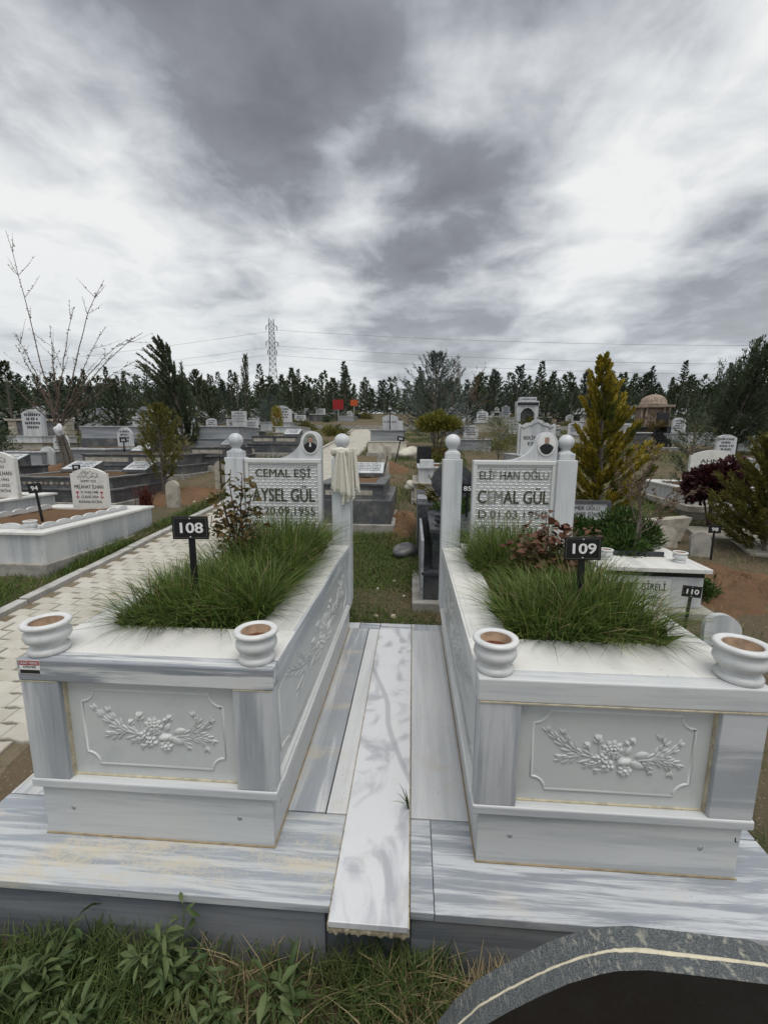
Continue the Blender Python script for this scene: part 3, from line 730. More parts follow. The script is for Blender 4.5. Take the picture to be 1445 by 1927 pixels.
grave_a = white_grave(-1.279, .206, WG, 'white marble grave beside the paved path with a cloth tied to one post', .128, .566, [
    ('CEMAL EŞİ', .060, 1.207, .405, .012, None), ('AYSEL GÜL', .098, 1.045, .46, .018, None), ('D.20.09.1955', .062, .930, .46, .010, None), ('Ö.04.11.2020', .062, .815, .46, .010, None)], 'L')
grave_b = white_grave(.286, .206, WG, 'white marble grave with a dark red rose bush and portrait of a bearded person', .200, .572, [
    ('ELİF HAN OĞLU', .060, 1.207, .475, .008, [0, 0, 0, 2, 2, 0, 0, 1, 1, 1, 1, 1, 2]), ('CEMAL GÜL', .098, 1.052, .49, .016, [0, 2, 2, 0, 0, 0, 0, 0, 0]),
    ('D.01.03.1950', .060, .930, .475, .008, [0, 2, 1, 1, 2, 1, 1, 2, 1, 1, 1, 1]), ('Ö.30.01.2016', .060, .815, .475, .008, [1, 2, 1, 1, 2, 1, 1, 2, 1, 1, 1, 1])], 'R')
# maker's sticker on the front edge of the cap
def sticker():
    m = MB(); w, h = .074, .050
    m.box(0, w, -.0012, 0, 0, h, 0); m.box(.001, w-.001, -.0016, -.0012, h*.64, h*.97, 1); m.box(.001, w-.001, -.0016, -.0012, h*.03, h*.30, 2)
    o = m.build('maker_sticker', [M_white, M_red, M_black], grave_a, (.012, -.0005, .643)); o['label'] = 'small red, white and black paper sticker'
    lettering('GRANİT MERMER', .0095, M_white, (w/2+.012, -.0026, .643+h*.80), grave_a, .064, .01)
    lettering('ATÖLYESİ', .0075, M_inkblack, (w/2+.012, -.0022, .643+h*.51), grave_a, .046, .02)
    lettering('0332 000 00 00', .0045, M_inkblack, (w/2+.012, -.0022, .643+h*.37), grave_a, .056, .0) if False else None
sticker()
box('grout', M_grout, .006, WG-.006, -.002, .002, .6118, .6155, grave_b)
lettering('L', .017, M_inkblack, (WG-.035, .0118, .15), grave_b, None, .01)

# ------------------------------------------------------------------ marble flower pots on the corners
M_potin = plain('pot_inside', (.36, .25, .17), .85, .4, 25)
def pot_mesh(mb, s=1.0, rim=1.0):
    pr = [(.0001, 0), (.060, 0), (.0635, .006), (.0635, .014), (.060, .020), (.050, .024), (.047, .030), (.052, .037), (.066, .047), (.072, .060), (.070, .074), (.062, .084), (.060, .089), (.064, .093), (.0735, .098), (.0765, .105), (.074, .112), (.067, .1145), (.056, .1135), (.051, .108), (.050, .075), (.0001, .072)]
    pr = [(r*s*(rim if z > .03 else 1), z*s) for r, z in pr]; k = len(pr)
    mb.lathe(pr, n=36, mis=[0]*(k-3)+[2, 1])
for (x, y, lab, s) in ((-1.215, .275, 'white marble pot on the path side corner of the grave with the cloth', 1.0), (-.458, .272, 'white marble pot on the inner corner of the grave with the cloth', .97),
                    (.347, .272, 'white marble pot with stained rim on the inner corner of the red rose grave', .98), (1.118, .275, 'grey veined white marble flower pot cut by the edge of the picture', 1.04)):
    e = empty('flower_pot', (x, y, .6955), rnd.uniform(0, 6), lab, 'flower pot', 'marble pots on the grave corners')
    m = MB(); pot_mesh(m, s); m.build('bowl', [M_pot, M_terra, M_potin], e)

# ------------------------------------------------------------------ number signs
def number_sign(x, y, zb, zc_, num, w, h, lab, rz=0, tilt=0, group='black grave number signs', detail=True, lean=0):
    e = empty('number_sign', (x, y, zb), rz, lab, 'sign', group); e.rotation_euler = (0, lean, rz)
    H = zc_-zb
    box('post', M_black, -w*.085, w*.085, .003, .003+w*.06, 0, H+h*.35, e)
    m = MB(); m.box(-w/2, w/2, -.003, .003, H-h/2, H+h/2, 0, .0015)
    if detail:
        iw, ih, q = w/2-w*.045, h/2-w*.045, w*.008
        for a, b_, c_, d_ in ((-iw, iw, H+ih-q, H+ih), (-iw, iw, H-ih, H-ih+q), (-iw, -iw+q, H-ih, H+ih), (iw-q, iw, H-ih, H+ih)): m.box(a, b_, -.0036, -.003, c_, d_, 1)
    m.build('plate', [M_black, M_goldline], e)
    lettering(num, h*.46, M_white, (0, -.0042, H-h*.02), e, w*.62 if len(num) == 3 else w*.5, .03, name='number')
    if detail:
        for s_ in (-1, 1):
            m = MB(); m.lathe([(.0001, 0), (.0045, .0005), (.004, .003), (.0001, .004)], n=10); o = m.build('rivet', M_metal, e, (0, -.003, H+s_*h*.40)); o.rotation_euler = (PI/2, 0, 0)
    return e
M_goldline = plain('sign_line', (.16, .15, .10), .5, .1, 10, bmp=0)
number_sign(-.925, .75, .64, 1.05, '108', .160, .105, 'black sign reading 108 in the grass beside the brownish rose bush', rz=.10)
number_sign(.800, .745, .64, .995, '109', .150, .100, 'black sign reading 109 in front of the dark red rose bush', rz=-.04, lean=-.03)
# ------------------------------------------------------------------ plants: fast generators
def unit(v): return v/np.maximum(1e-9, np.linalg.norm(v, axis=-1, keepdims=True))
def blades(P, H, bend, w, r, az=None):
    """grass blades: P (N,3) roots, H heights, bend 0..1.5, w widths -> verts, tri faces, tone"""
    N = len(P); az = r.uniform(0, 2*PI, N) if az is None else az
    D = np.stack([np.cos(az), np.sin(az), np.zeros(N)], 1); sa = az+PI/2+r.normal(0, .5, N); S = np.stack([np.cos(sa), np.sin(sa), np.zeros(N)], 1)
    V = []
    for t, ww in ((0, 1), (.4, .85), (.75, .5), (1, 0)):
        up_ = H*(t-.42*np.minimum(bend, 1.6)*t*t); out = H*bend*(.25*t+.75*t*t)
        C = P+D*out[:, None]; C[:, 2] += up_
        if ww: V += [C-S*(w*ww/2)[:, None], C+S*(w*ww/2)[:, None]]
        else: V += [C]
    V = np.stack(V, 1).reshape(-1, 3); b = np.arange(N)[:, None]*7
    F = np.concatenate([b+np.array(f)[None] for f in ((0, 1, 3), (0, 3, 2), (2, 3, 5), (2, 5, 4), (4, 5, 6))], 1).reshape(-1, 3)
    return V, F, np.repeat(np.clip(r.normal(.45, .28, N), 0, 1), 5)
def diamonds(P, D, L, w, r, sag=0.0, roll=None):
    """leaf-like diamonds: root P, direction D, length L, width w -> verts, quad faces, tone"""
    N = len(P); D = unit(D); A = unit(np.cross(D, r.normal(0, 1, (N, 3))) if roll is None else np.cross(D, roll))
    B = np.cross(D, A)
    mid = P+D*(L*.5)[:, None]+B*(L*.10)[:, None]; tip = P+D*L[:, None]; tip[:, 2] -= sag*L
    V = np.stack([P, mid-A*(w/2)[:, None], tip, mid+A*(w/2)[:, None]], 1).reshape(-1, 3)
    F = (np.arange(N)[:, None]*4+np.arange(4)[None])
    return V, F, np.clip(r.normal(.5, .27, N), 0, 1)
def in_poly(x, y, poly):
    c = np.zeros(len(x), bool); n = len(poly)
    for i in range(n):
        (xa, ya), (xb, yb) = poly[i], poly[(i+1) % n]
        c ^= ((ya > y) != (yb > y)) & (x < (xb-xa)*(y-ya)/(yb-ya+1e-12)+xa)
    return c
def patchy(x, y, s, seed):
    r = np.random.default_rng(seed); v = np.zeros(len(x))
    for k in range(14): fx, fy = r.normal(0, s, 2); v += np.sin(fx*x+fy*y+r.uniform(0, 6.28))
    return v/3.7
def grass_patch(name, label, poly, n, hmin, hmax, mat, seed, thr=-9., bend=(.15, .7), w=.006, zf=None, cat='grass', pscale=3):
    r = np.random.default_rng(seed); q = np.array(poly); x = r.uniform(q[:, 0].min(), q[:, 0].max(), n*3); y = r.uniform(q[:, 1].min(), q[:, 1].max(), n*3)
    pv = patchy(x, y, pscale, seed)
    k = in_poly(x, y, poly) & (pv+r.normal(0, .35, len(x)) > thr); k &= ~((x > -3.48) & (x < -1.84) & (y < 24)); k &= ~((x > -1.58) & (x < 1.36) & (y > .03) & (y < 2.165))
    x, y, pv = x[k][:n], y[k][:n], pv[k][:n]
    z = np.interp(y, YS, ZS)-.01 if zf is None else zf(x, y)
    H = r.uniform(hmin, hmax, len(x))*(1+.35*np.clip(pv, -1, 1))
    V, F, T = blades(np.stack([x, y, z], 1), H, r.uniform(*bend, len(x)), w*r.uniform(.6, 1.3, len(x))*(1+.06*y.clip(0, 40)), r)
    o = link(name, np_mesh(name, V, F, mat, T)); tag(o, label, cat, kind='stuff'); return o

# long grass in the two grave beds: tussocks that hang over the slabs
def tussocks(name, label, x0, spots, seed):
    r = np.random.default_rng(seed); PP, HH, BB, AZ = [], [], [], []
    for (cx, cy, rad, n, h, lean) in spots:
        a = r.uniform(0, 2*PI, n); q = rad*np.sqrt(r.uniform(0, 1, n)); x = cx+np.cos(a)*q; y = cy+np.sin(a)*q*1.1
        x2 = np.clip(x, .19, WG-.19); y2 = np.clip(y, .30, 1.58)
        PP.append(np.stack([x2+x0, y2+.206, np.full(n, .655)], 1))
        edge = q/rad; HH.append(h*r.uniform(.45, 1.2, n)*(1-.10*edge)); BB.append(np.clip(r.normal(.30+.60*edge, .30, n), .05, 1.45)); AZ.append(a+r.normal(0, .8, n))
    P, H, B, A = (np.concatenate(v) for v in (PP, HH, BB, AZ))
    V, F, T = blades(P, H, B, np.full(len(P), .0046)*r.uniform(.7, 1.35, len(P)), r, A)
    zmin = .699; inside = (V[:, 0] > x0+.19) & (V[:, 0] < x0+WG-.19) & (V[:, 1] > .50) & (V[:, 1] < 1.80)
    V[:, 2] = np.where(~inside, np.maximum(V[:, 2], zmin+.002), V[:, 2])
    # blades stay in front of the headstone
    V[:, 1] = np.minimum(V[:, 1], 1.958-.0)
    dead = np.repeat(r.random(len(P)) < .07, 5)
    o = link(name, np_mesh(name, V, F, [F_grass, F_dry], T, mat_index=dead)); tag(o, label, 'grass', kind='stuff')
tussocks('grass', 'long green grass filling the bed of the grave with sign 108', -1.279, [(.30, .52, .24, 1500, .25, 0), (.22, .75, .14, 500, .20, 0), (.70, .5, .12, 350, .33, 0), (.52, .56, .24, 1500, .25, 0), (.68, .95, .22, 1100, .27, 0), (.45, .95, .26, 1300, .30, 0), (.56, 1.35, .25, 1700, .40, 0), (.35, 1.4, .22, 800, .30, 0)], 21)
tussocks('grass', 'long green grass filling the bed of the grave with sign 109', .286, [(.36, .50, .22, 1300, .26, 0), (.60, .50, .24, 1600, .27, 0), (.62, .80, .24, 1300, .28, 0), (.36, .80, .16, 450, .20, 0), (.30, 1.30, .20, 1100, .30, 0), (.42, 1.48, .20, 900, .38, 0), (.66, 1.3, .2, 500, .25, 0)], 22)

def leafy_bush(name, label, cat, loc, stems, leaf, mat, stem_mat, seed, per=26, group=None, droop=.2, round_=.62, lspread=.06):
    """stems: list of point lists (local); leaves along the upper part"""
    r = np.random.default_rng(seed); e = empty(name, loc, 0, label, cat, group)
    m = MB(); PP, DD = [], []
    for pts, rad in stems:
        m.tube(pts, [rad*(1-.65*i/(len(pts)-1)) for i in range(len(pts))], 5)
        q = np.array(pts, float); dl = np.linalg.norm(np.diff(q, axis=0), axis=1); cu = np.concatenate([[0], np.cumsum(dl)])
        t = cu[-1]*r.uniform(.28, 1.02, per); c = np.stack([np.interp(t, cu, q[:, k]) for k in range(3)], 1)
        a = r.uniform(0, 2*PI, per); D = np.stack([np.cos(a), np.sin(a), r.normal(-.05-droop*.3, .45, per)], 1)
        PP.append(c+unit(D)*r.uniform(.01, lspread, (per, 1))); DD.append(D)
    m.build('stems', stem_mat, e)
    P, D = np.concatenate(PP), unit(np.concatenate(DD)); N = len(P); L = leaf*r.uniform(.6, 1.25, N); w = L*round_*r.uniform(.8, 1.15, N)
    up_ = np.tile([[0, 0, 1.]], (N, 1))+r.normal(0, .45, (N, 3)); A = unit(np.cross(D, up_)); B = np.cross(A, D)
    V = []
    for t, ww, hh in ((0, .0, 0), (.25, .8, .10), (.6, 1., .10), (1, 0, -.08)):
        c = P+D*(L*t)[:, None]-B*(L*hh*-1)[:, None]
        if ww: V += [c-A*(w*ww/2)[:, None]+B*(L*.06)[:, None], c, c+A*(w*ww/2)[:, None]+B*(L*.06)[:, None]]
        else: V += [c]
    V = np.stack(V, 1).reshape(-1, 3); b = np.arange(N)[:, None]*8
    tri = ((0, 1, 2), (0, 2, 3), (1, 4, 5), (1, 5, 2), (2, 5, 6), (2, 6, 3), (4, 7, 5), (5, 7, 6))
    F = np.concatenate([b+np.array(f)[None] for f in tri], 1).reshape(-1, 3)
    link('leaves', np_mesh('leaves', V, F, mat, np.repeat(np.clip(r.normal(.5, .3, N), 0, 1), 8), True), e)
    return e
def wander(r, base, tip, n=6, j=.02):
    b, t = np.array(base, float), np.array(tip, float); return [tuple(b+(t-b)*k/(n-1)+(r.normal(0, j, 3) if 0 < k else 0)) for k in range(n)]
r_ = np.random.default_rng(3)
st = [(wander(r_, (r_.normal(0, .02), r_.normal(0, .02), 0), (dx, dy, dz), 7, .012), .007) for dx, dy, dz in ((-.02, .0, .62), (.05, -.02, .60), (-.10, .03, .48), (.10, .05, .50), (-.14, -.06, .34), (.13, -.03, .36), (.02, .06, .55), (-.05, -.05, .5))]
leafy_bush('rose_bush', 'upright rose bush with brownish green leaves in front of a white headstone', 'rose bush', (-1.00, 1.42, .65), st, .050, F_rose, M_twig, 5, 46)
st = [(wander(r_, (r_.normal(0, .03), r_.normal(0, .03), 0), (dx, dy, dz), 6, .012), .006) for dx, dy, dz in ((-.16, -.02, .27), (-.1, .05, .33), (-.04, -.06, .34), (.03, .03, .36), (.09, -.03, .36), (.16, .02, .34), (.20, -.05, .30), (-.18, .03, .20), (.0, -.12, .24), (.13, -.13, .24), (-.10, -.13, .22), (.22, .04, .33), (-.02, .02, .40))]
leafy_bush('rose_bush', 'low rose bush with dark red leaves behind sign 109', 'rose bush', (.81, 1.25, .65), st, .050, F_rosered, M_twig, 6, 36, round_=.72)

# cloth tied round the post
def scarf():
    e = empty('tied_cloth', (-.448, 2.0, 1.36), 0, 'cream cotton cloth knotted round the ball topped post beside the path', 'cloth')
    m = MB()
    n = 40; k = 9; P = []
    for i in range(n):
        a = 2*PI*i/n; sq = .060/max(abs(math.cos(a)), abs(math.sin(a)))*.55+.032
        for j in range(k):
            b = 2*PI*j/k; rr = sq+.011*math.cos(b)+.004*math.sin(3*a+j); P.append((rr*math.cos(a), rr*math.sin(a), .002+.024*math.sin(b)+.004*math.sin(5*a+1.3*j)-.010*math.sin(a)))
    m.add(P, [(i*k+j, ((i+1) % n)*k+j, ((i+1) % n)*k+(j+1) % k, i*k+(j+1) % k) for i in range(n) for j in range(k)], 0, True)
    m.build('knot_band', M_cloth, e)
    def tail(name, cx, wtop, wbot, ztop, zl, zr, y0, ph, lean, nf):
        mm = MB(); U, V_ = 34, 26; P = []
        for v in range(V_+1):
            t = v/V_
            for u in range(U+1):
                s_ = u/U; w = wtop+(wbot-wtop)*t**.8; zb = zl+(zr-zl)*s_
                fold = math.sin(s_*PI*nf+ph+t*.7)*(.006+.014*t)*(1-.25*t)+math.sin(s_*PI*nf*2.3+1.7*ph)*.004
                P.append((cx+lean*t+(s_-.5)*w, y0-.012*t+fold-.010*math.sin(PI*s_), ztop+(zb-ztop)*t+.006*math.sin(s_*17+ph)*t))
        mm.add(P, [(v*(U+1)+u, v*(U+1)+u+1, (v+1)*(U+1)+u+1, (v+1)*(U+1)+u) for v in range(V_) for u in range(U)], 0, True)
        # fringe
        for u in range(0, U+1):
            x, y, z = P[V_*(U+1)+u]; mm.tube([(x, y, z), (x+rnd.uniform(-.003, .003), y-.002, z-.018)], [.0016, .0008], 4)
        o = mm.build(name, M_cloth, e); md = o.modifiers.new('thickness', 'SOLIDIFY'); md.thickness = .0025
    tail('hanging_end', .012, .05, .15, .012, -.245, -.30, -.083, .4, .0, 6)
    tail('hanging_end', .066, .03, .10, .015, -.36, -.30, -.070, 2.1, -.005, 5)
    tail('hanging_end', .086, .05, .085, .035, -.20, -.27, -.040, 1.1, .012, 4)
scarf()

# ------------------------------------------------------------------ dark granite stone right in front of the camera
def front_stone():
    e = empty('granite_headstone', (.45, -.40, -.25), 0, 'black polished headstone with rough grey edge and cream glue line, close to the camera', 'headstone')
    prof = [(.66, -.3), (.745, .62), (.752, .70), (.727, .775), (.69, .790), (.58, .796), (.48, .800), (.43, .793), (.40, .782), (.35, .757), (.30, .722), (.25, .683), (.205, .643), (.165, .590), (.135, .535), (.115, .47), (.10, .38), (.095, -.3)]
    prof = [(x-.45, z) for x, z in prof]
    def slab(name, mats, y0, y1, cap):
        bm = bmesh.new(); vs = [bm.verts.new((x, y0, z)) for x, z in prof]; f = bm.faces.new(vs)
        r = bmesh.ops.extrude_face_region(bm, geom=[f]); bmesh.ops.translate(bm, vec=(0, y1-y0, 0), verts=[v for v in r['geom'] if isinstance(v, bmesh.types.BMVert)])
        bmesh.ops.recalc_face_normals(bm, faces=bm.faces[:])
        m = MB(); bm.verts.index_update()
        vs = [tuple(v.co) for v in bm.verts]
        for f in bm.faces: m.add([], [], 0); 
        o = len(m.v); m.v.extend(vs)
        for f in bm.faces: m.f.append([v.index for v in f.verts]); m.m.append(1 if abs(f.normal.y) > .9 else 0); m.sm.append(False)
        bm.free(); return m.build(name, mats, e)
    front = slab('polished_slab', [M_ggranf, M_bgran], -.046, -.0185, 1); back = slab('back_slab', [M_ggranf, M_bgran], -.0145, .022, 1)
    # glue between the slabs, squeezed out unevenly
    m = MB(); top = prof[2:-2]; q = []
    pts = []
    for (xa, za), (xb, zb) in zip(top[:-1], top[1:]):
        for k in range(6): t = k/6; pts.append((xa+(xb-xa)*t, za+(zb-za)*t))
    P = []
    for i, (x, z) in enumerate(pts):
        wd = .0016+.0012*rnd.random()+(.0030 if i < 30 else 0)*(math.sin(i*.35)*.3+.7); hh = .0012+.0008*rnd.random(); c = -.0165+rnd.uniform(-.0008, .0008)
        P += [(x, c-wd, z-.002), (x, c-wd*.5, z+hh), (x, c+wd*.5, z+hh), (x, c+wd, z-.002)]
    m.add(P, [(i*4+j, i*4+j+1, (i+1)*4+j+1, (i+1)*4+j) for i in range(len(pts)-1) for j in range(3)], 0, True); m.build('glue_line', M_glue, e)
M_glue = plain('glue_cream', (.62, .57, .43), .8, .2, 60, bmp=.3)
def cutgranite():
    m, N, p = material('granite_saw_cut'); v = coords(N, False)
    g = N.noise(v, 520, 3, .7); s_ = N.noise(N.mapping(v, (30, 30, 200), rot=(0, .6, .5)), 2.2, 4, .6); b_ = N.noise(v, 7, 5, .6)
    c = N.mix(N.mapr(g, .42, .66), (.035, .042, .046), (.16, .175, .18))
    f = N.math('MULTIPLY', N.mapr(s_, .54, .66, 0, 1), N.mapr(b_, .42, .58, .15, 1, True))
    c = N.mix(N.math('MULTIPLY', f, .75), c, (.34, .33, .27))
    N.put(p.inputs['Base Color'], c); p.inputs['Roughness'].default_value = .75; bump(N, p, N.math('ADD', g, s_), .35, .004); return m
M_ggranf = cutgranite()
front_stone()

# ------------------------------------------------------------------ ground cover near the camera
F_front = foliage('grass_front', (.026, .05, .013), (.125, .17, .05), (.11, .115, .045), scale=3, trans=.25)
grass_patch('grass', 'dark green grass and weeds along the front of the platform', [(-2.6, -.9), (.05, -.9), (.22, -.25), (.22, .03), (-2.6, .03)], 34000, .07, .22, F_front, 31, -.9, (.2, 1.0), .006)
grass_patch('dry_grass', 'dry straw coloured grass beside the front stone', [(-.25, -.95), (.30, -.95), (.9, -.2), (.9, .02), (.0, .02)], 5200, .04, .15, F_dry, 32, -.6, (.5, 1.5), .0035, cat='grass')
grass_patch('dry_grass', 'thin dry stems scattered in the front grass', [(-2.6, -.9), (-.2, -.9), (-.2, .02), (-2.6, .02)], 1300, .06, .2, F_dry, 33, -.2, (.5, 1.4), .003, cat='grass')
grass_patch('grass', 'short green lawn between the two white graves and the dark tombs', [(-.42, 2.17), (.30, 2.17), (.22, 3.2), (.10, 4.8), (-.45, 4.7), (-1.6, 4.7), (-1.6, 2.2)], 30000, .035, .10, F_turf, 34, -1.3, (.3, 1.1), .0055)
grass_patch('grass', 'green grass verge between the paved path and the white grave 94', [(-3.5, .6), (-3.5, 7.3), (-3.75, 7.3), (-3.72, 3.2), (-4.4, 2.7), (-5.2, 1.2)], 20000, .05, .15, F_turf, 35, -.8, (.3, 1.0), .006)
grass_patch('grass', 'patchy grass by the platform and path edge', [(-1.82, -.9), (-1.57, -.9), (-1.57, 5), (-1.82, 5)], 2400, .04, .11, F_turf, 36, .0, (.3, 1.0), .005)
grass_patch('grass', 'patchy grass on the bare soil at the side of the white graves', [(1.37, -.5), (3.5, .5), (8, 8), (1.3, 8), (1.3, 2.4)], 18000, .03, .11, F_turf, 37, .0, (.3, 1.1), .006)
grass_patch('grass', 'patchy grass between the older tombs on the slope', [(-1.8, 4.8), (1.2, 4.8), (2.5, 24), (-1.8, 24)], 16000, .04, .13, F_turf, 38, -.15, (.3, 1.0), .009, pscale=2)
grass_patch('grass', 'patchy grass on the slope beyond the path', [(-3.5, 6.5), (-3.5, 24), (-20, 24), (-16, 8)], 26000, .04, .14, F_turf, 39, -.1, (.3, 1.0), .010, pscale=1.5)
grass_patch('grass', 'patchy grass on the far slope on the dome tomb side', [(2, 8), (12, 8), (24, 24), (2, 24)], 26000, .04, .14, F_turf, 40, -.1, (.3, 1.0), .010, pscale=1.5)
grass_patch('dry_grass', 'dry grass scattered on the soil at the side', [(1.37, -.3), (3.5, .5), (8, 8), (1.3, 8), (1.3, 2.4)], 3500, .03, .12, F_dry, 41, .1, (.5, 1.4), .004)
# broad-leaved weeds in front
def weed(x, y, h, n, leaf, seed, label):
    r = np.random.default_rng(seed)
    st = [(wander(r, (r.normal(0, .015), r.normal(0, .015), 0), (r.normal(0, h*.28), r.normal(0, h*.2), h*r.uniform(.55, 1.05)), 5, .006), .0045) for _ in range(n)]
    leafy_bush('weed', label, 'plant', (x, y, gz(y)), st, leaf, F_weed, M_weedstem, seed, 15, 'broad leaved weeds along the platform', .3, .27, .02)
M_weedstem = plain('weed_stem', (.10, .13, .05), .7, .3, 30)
weed(-.62, -.06, .25, 11, .05, 51, 'tallest leafy weed standing against the front of the platform')
weed(-1.02, -.13, .19, 8, .062, 52, 'broad leaved weed left of the tallest weed by the platform')
weed(-1.42, -.12, .20, 7, .055, 53, 'leafy weed at the far left of the front grass')
weed(-.30, -.10, .13, 5, .062, 54, 'low weed beside the mortar end of the middle strip')
weed(-.47, -.16, .13, 5, .05, 55, 'small weed between the tallest weed and the middle strip')
weed(-.82, -.22, .14, 6, .055, 56, 'low broad leaved weed in front of the tallest weed')
def sprout():
    r = np.random.default_rng(9); P = np.tile([[.072, .40, .015]], (7, 1)); V, F, T = blades(P, r.uniform(.05, .1, 7), r.uniform(.3, .9, 7), np.full(7, .006), r, r.uniform(1.6, 3.6, 7))
    o = link('grass_sprout', np_mesh('grass_sprout', V, F, F_grass, T)); tag(o, 'small grass sprout growing from the seam of the middle strip', 'plant')
sprout()

# ------------------------------------------------------------------ stones on the ground
def rock(name, label, x, y, s, mat, seed, cat='stone', group=None, flat=.6):
    r = random.Random(seed); bm = bmesh.new(); bmesh.ops.create_icosphere(bm, subdivisions=3, radius=1)
    for v in bm.verts: v.co *= 1+.13*math.sin(3.1*v.co.x+seed)*math.sin(2.7*v.co.y+2*seed)+.08*math.sin(5*v.co.z+4*v.co.x+seed)+r.uniform(-.025, .025); v.co.x *= s; v.co.y *= s*r.uniform(.75, .85); v.co.z *= s*flat
    m = MB(); m.bm(bm, 0, True); o = m.build(name, mat, None, (x, y, gz(y)+s*flat*.45)); o.rotation_euler = (0, 0, r.uniform(0, 6)); tag(o, label, cat, group); return o
rock('stone', 'round brown stone lying on the lawn near the platform edge', -.22, 2.33, .026, M_rock, 1); rock('stone', 'upright brown stone lying on the lawn near the platform edge', -.075, 2.32, .030, M_rock, 2, flat=.9)
rock('stone', 'small pinkish stone on the footing of the black granite tomb', .235, 2.62, .022, M_rock, 3)
rock('boulder', 'grey boulder leaning at the side of the dark tomb', -.0, 3.9, .17, M_dgran, 4)
rock('boulder', 'pale limestone block beside the small grey and white tomb', -.02, 13.0, .40, M_whiterock, 5); rock('boulder', 'pale limestone slabs in the soil between tombs', .12, 8.1, .22, M_whiterock, 6)
for i, (x, y, s) in enumerate(((2.95, 3.3, .05), (3.3, 3.35, .035), (2.7, 3.25, .06), (3.5, 2.7, .03), (2.8, 2.9, .025), (-.25, 2.9, .02), (.0, 2.75, .018), (-.35, 2.75, .015), (-.1, 3.1, .016), (-1.72, 1.5, .03), (-1.7, .9, .04), (-4.0, 6.6, .03), (-3.9, 6.9, .025))):
    rock('stone', 'small pale stone lying loose on the bare soil', x, y, s, M_whiterock, 70+i, 'stone', 'loose stones on the soil')
def mound(name, label, x, y, rx, ry, h, seed, mat=M_soil):
    r = np.random.default_rng(seed); n, k = 72, 26; P = []; ph = r.uniform(0, 6, 6)
    for i in range(k+1):
        t = i/k
        for j in range(n):
            a = 2*PI*j/n; q = 1+.12*math.sin(3*a+ph[0])+.08*math.sin(5*a+ph[1]); px, py = rx*t*q*math.cos(a), ry*t*q*math.sin(a)
            zz = h*(math.cos(PI*min(t, 1))*.5+.5)*(1+.2*math.sin(4*px/rx+ph[2])*math.sin(3*py/ry+ph[3]))+(r.normal(0, .012)+.03*math.sin(9*px+ph[4])*math.sin(11*py+ph[5]))*(1-t*.6)
            P.append((px, py, gz(y+py)-gz(y)+zz-(.03 if i == k else 0)))
    m = MB(); m.add(P, [(i*n+j, i*n+(j+1) % n, (i+1)*n+(j+1) % n, (i+1)*n+j) for i in range(k) for j in range(n)], 0, True)
    o = m.build(name, mat, None, (x, y, gz(y))); tag(o, label, 'soil mound', 'bare soil mounds'); return o
mound('soil_mound', 'reddish soil mound near the slanted number 98 stone', 3.25, 3.1, .75, .75, .16, 1)
mound('soil_mound', 'orange soil mound behind the dark two step tomb', -.65, 10.6, .55, 1.3, .22, 2)
mound('soil_mound', 'reddish soil bank beside the dark two step tomb', -.05, 5.3, .32, 1.1, .14, 3)
mound('soil_mound', 'brown soil mound at the foot of the bare tree', -9.0, 10.0, 1.4, .8, .25, 4)
mound('soil_mound', 'sandy soil mound beyond the small footstones by the path', -4.6, 7.2, .8, .9, .10, 5)
mound('soil_mound', 'sandy soil mound by the bend of the path near the top', -4.6, 17.5, .8, 1.2, .3, 6)
# ------------------------------------------------------------------ other tombs
def head_profile(style, w, h):
    hw = w/2
    if style == 'flat': return [(-hw, 0), (hw, 0), (hw, h), (-hw, h)]
    if style == 'arch':
        p = [(-hw, 0), (hw, 0), (hw, h*.86), (hw*.86, h*.86), (hw*.84, h*.90)]
        for k in range(0, 11): a = k/10; p.append((hw*.80*(1-2*a), h*.90+h*.10*math.sin(PI*a)))
        return p+[(-hw*.84, h*.90), (-hw*.86, h*.86), (-hw, h*.86)]
    if style == 'round':
        p = [(-hw, 0), (hw, 0)]
        for k in range(0, 13): a = PI*k/12; p.append((hw*math.cos(a), h-hw+hw*math.sin(a)))
        return p
    if style == 'ornate':
        r = [(1, 0), (1, .84), (.98, .87), (.92, .88), (.86, .85), (.80, .835), (.70, .86), (.55, .90), (.42, .905), (.30, .91), (.26, .94), (.16, .97), (.06, .99), (0, 1)]
        return [(x*hw, z*h) for x, z in r]+[(-x*hw, z*h) for x, z in r[::-1][1:]]
    if style == 'heart':
        p = [(-hw*.15, 0), (hw*.35, 0)]
        for k in range(0, 19): a = -1.1+(PI+2.0)*k/18; p.append((hw*math.cos(a)*1.0, h*.62+h*.38*math.sin(a)))
        return p
    if style == 'piano':
        return [(-hw, 0), (hw, 0), (hw, h*.30), (hw*.9, h*.42), (hw*.55, h*.52), (hw*.2, h*.60), (-hw*.1, h*.76), (-hw*.35, h*.96), (-hw*.5, h), (-hw, h)]
def dashes(mb, x0, x1, z, h, seed, y, mi=1):
    r = random.Random(seed); x = x0
    while x < x1-h*.3:
        w = h*r.choice((.5, .6, .7)); mb.box(x, min(x1, x+w*.8), y-.0012, y, z, z+h*r.uniform(.8, 1), mi); x += w*(1.12 if r.random() > .2 else 1.7)
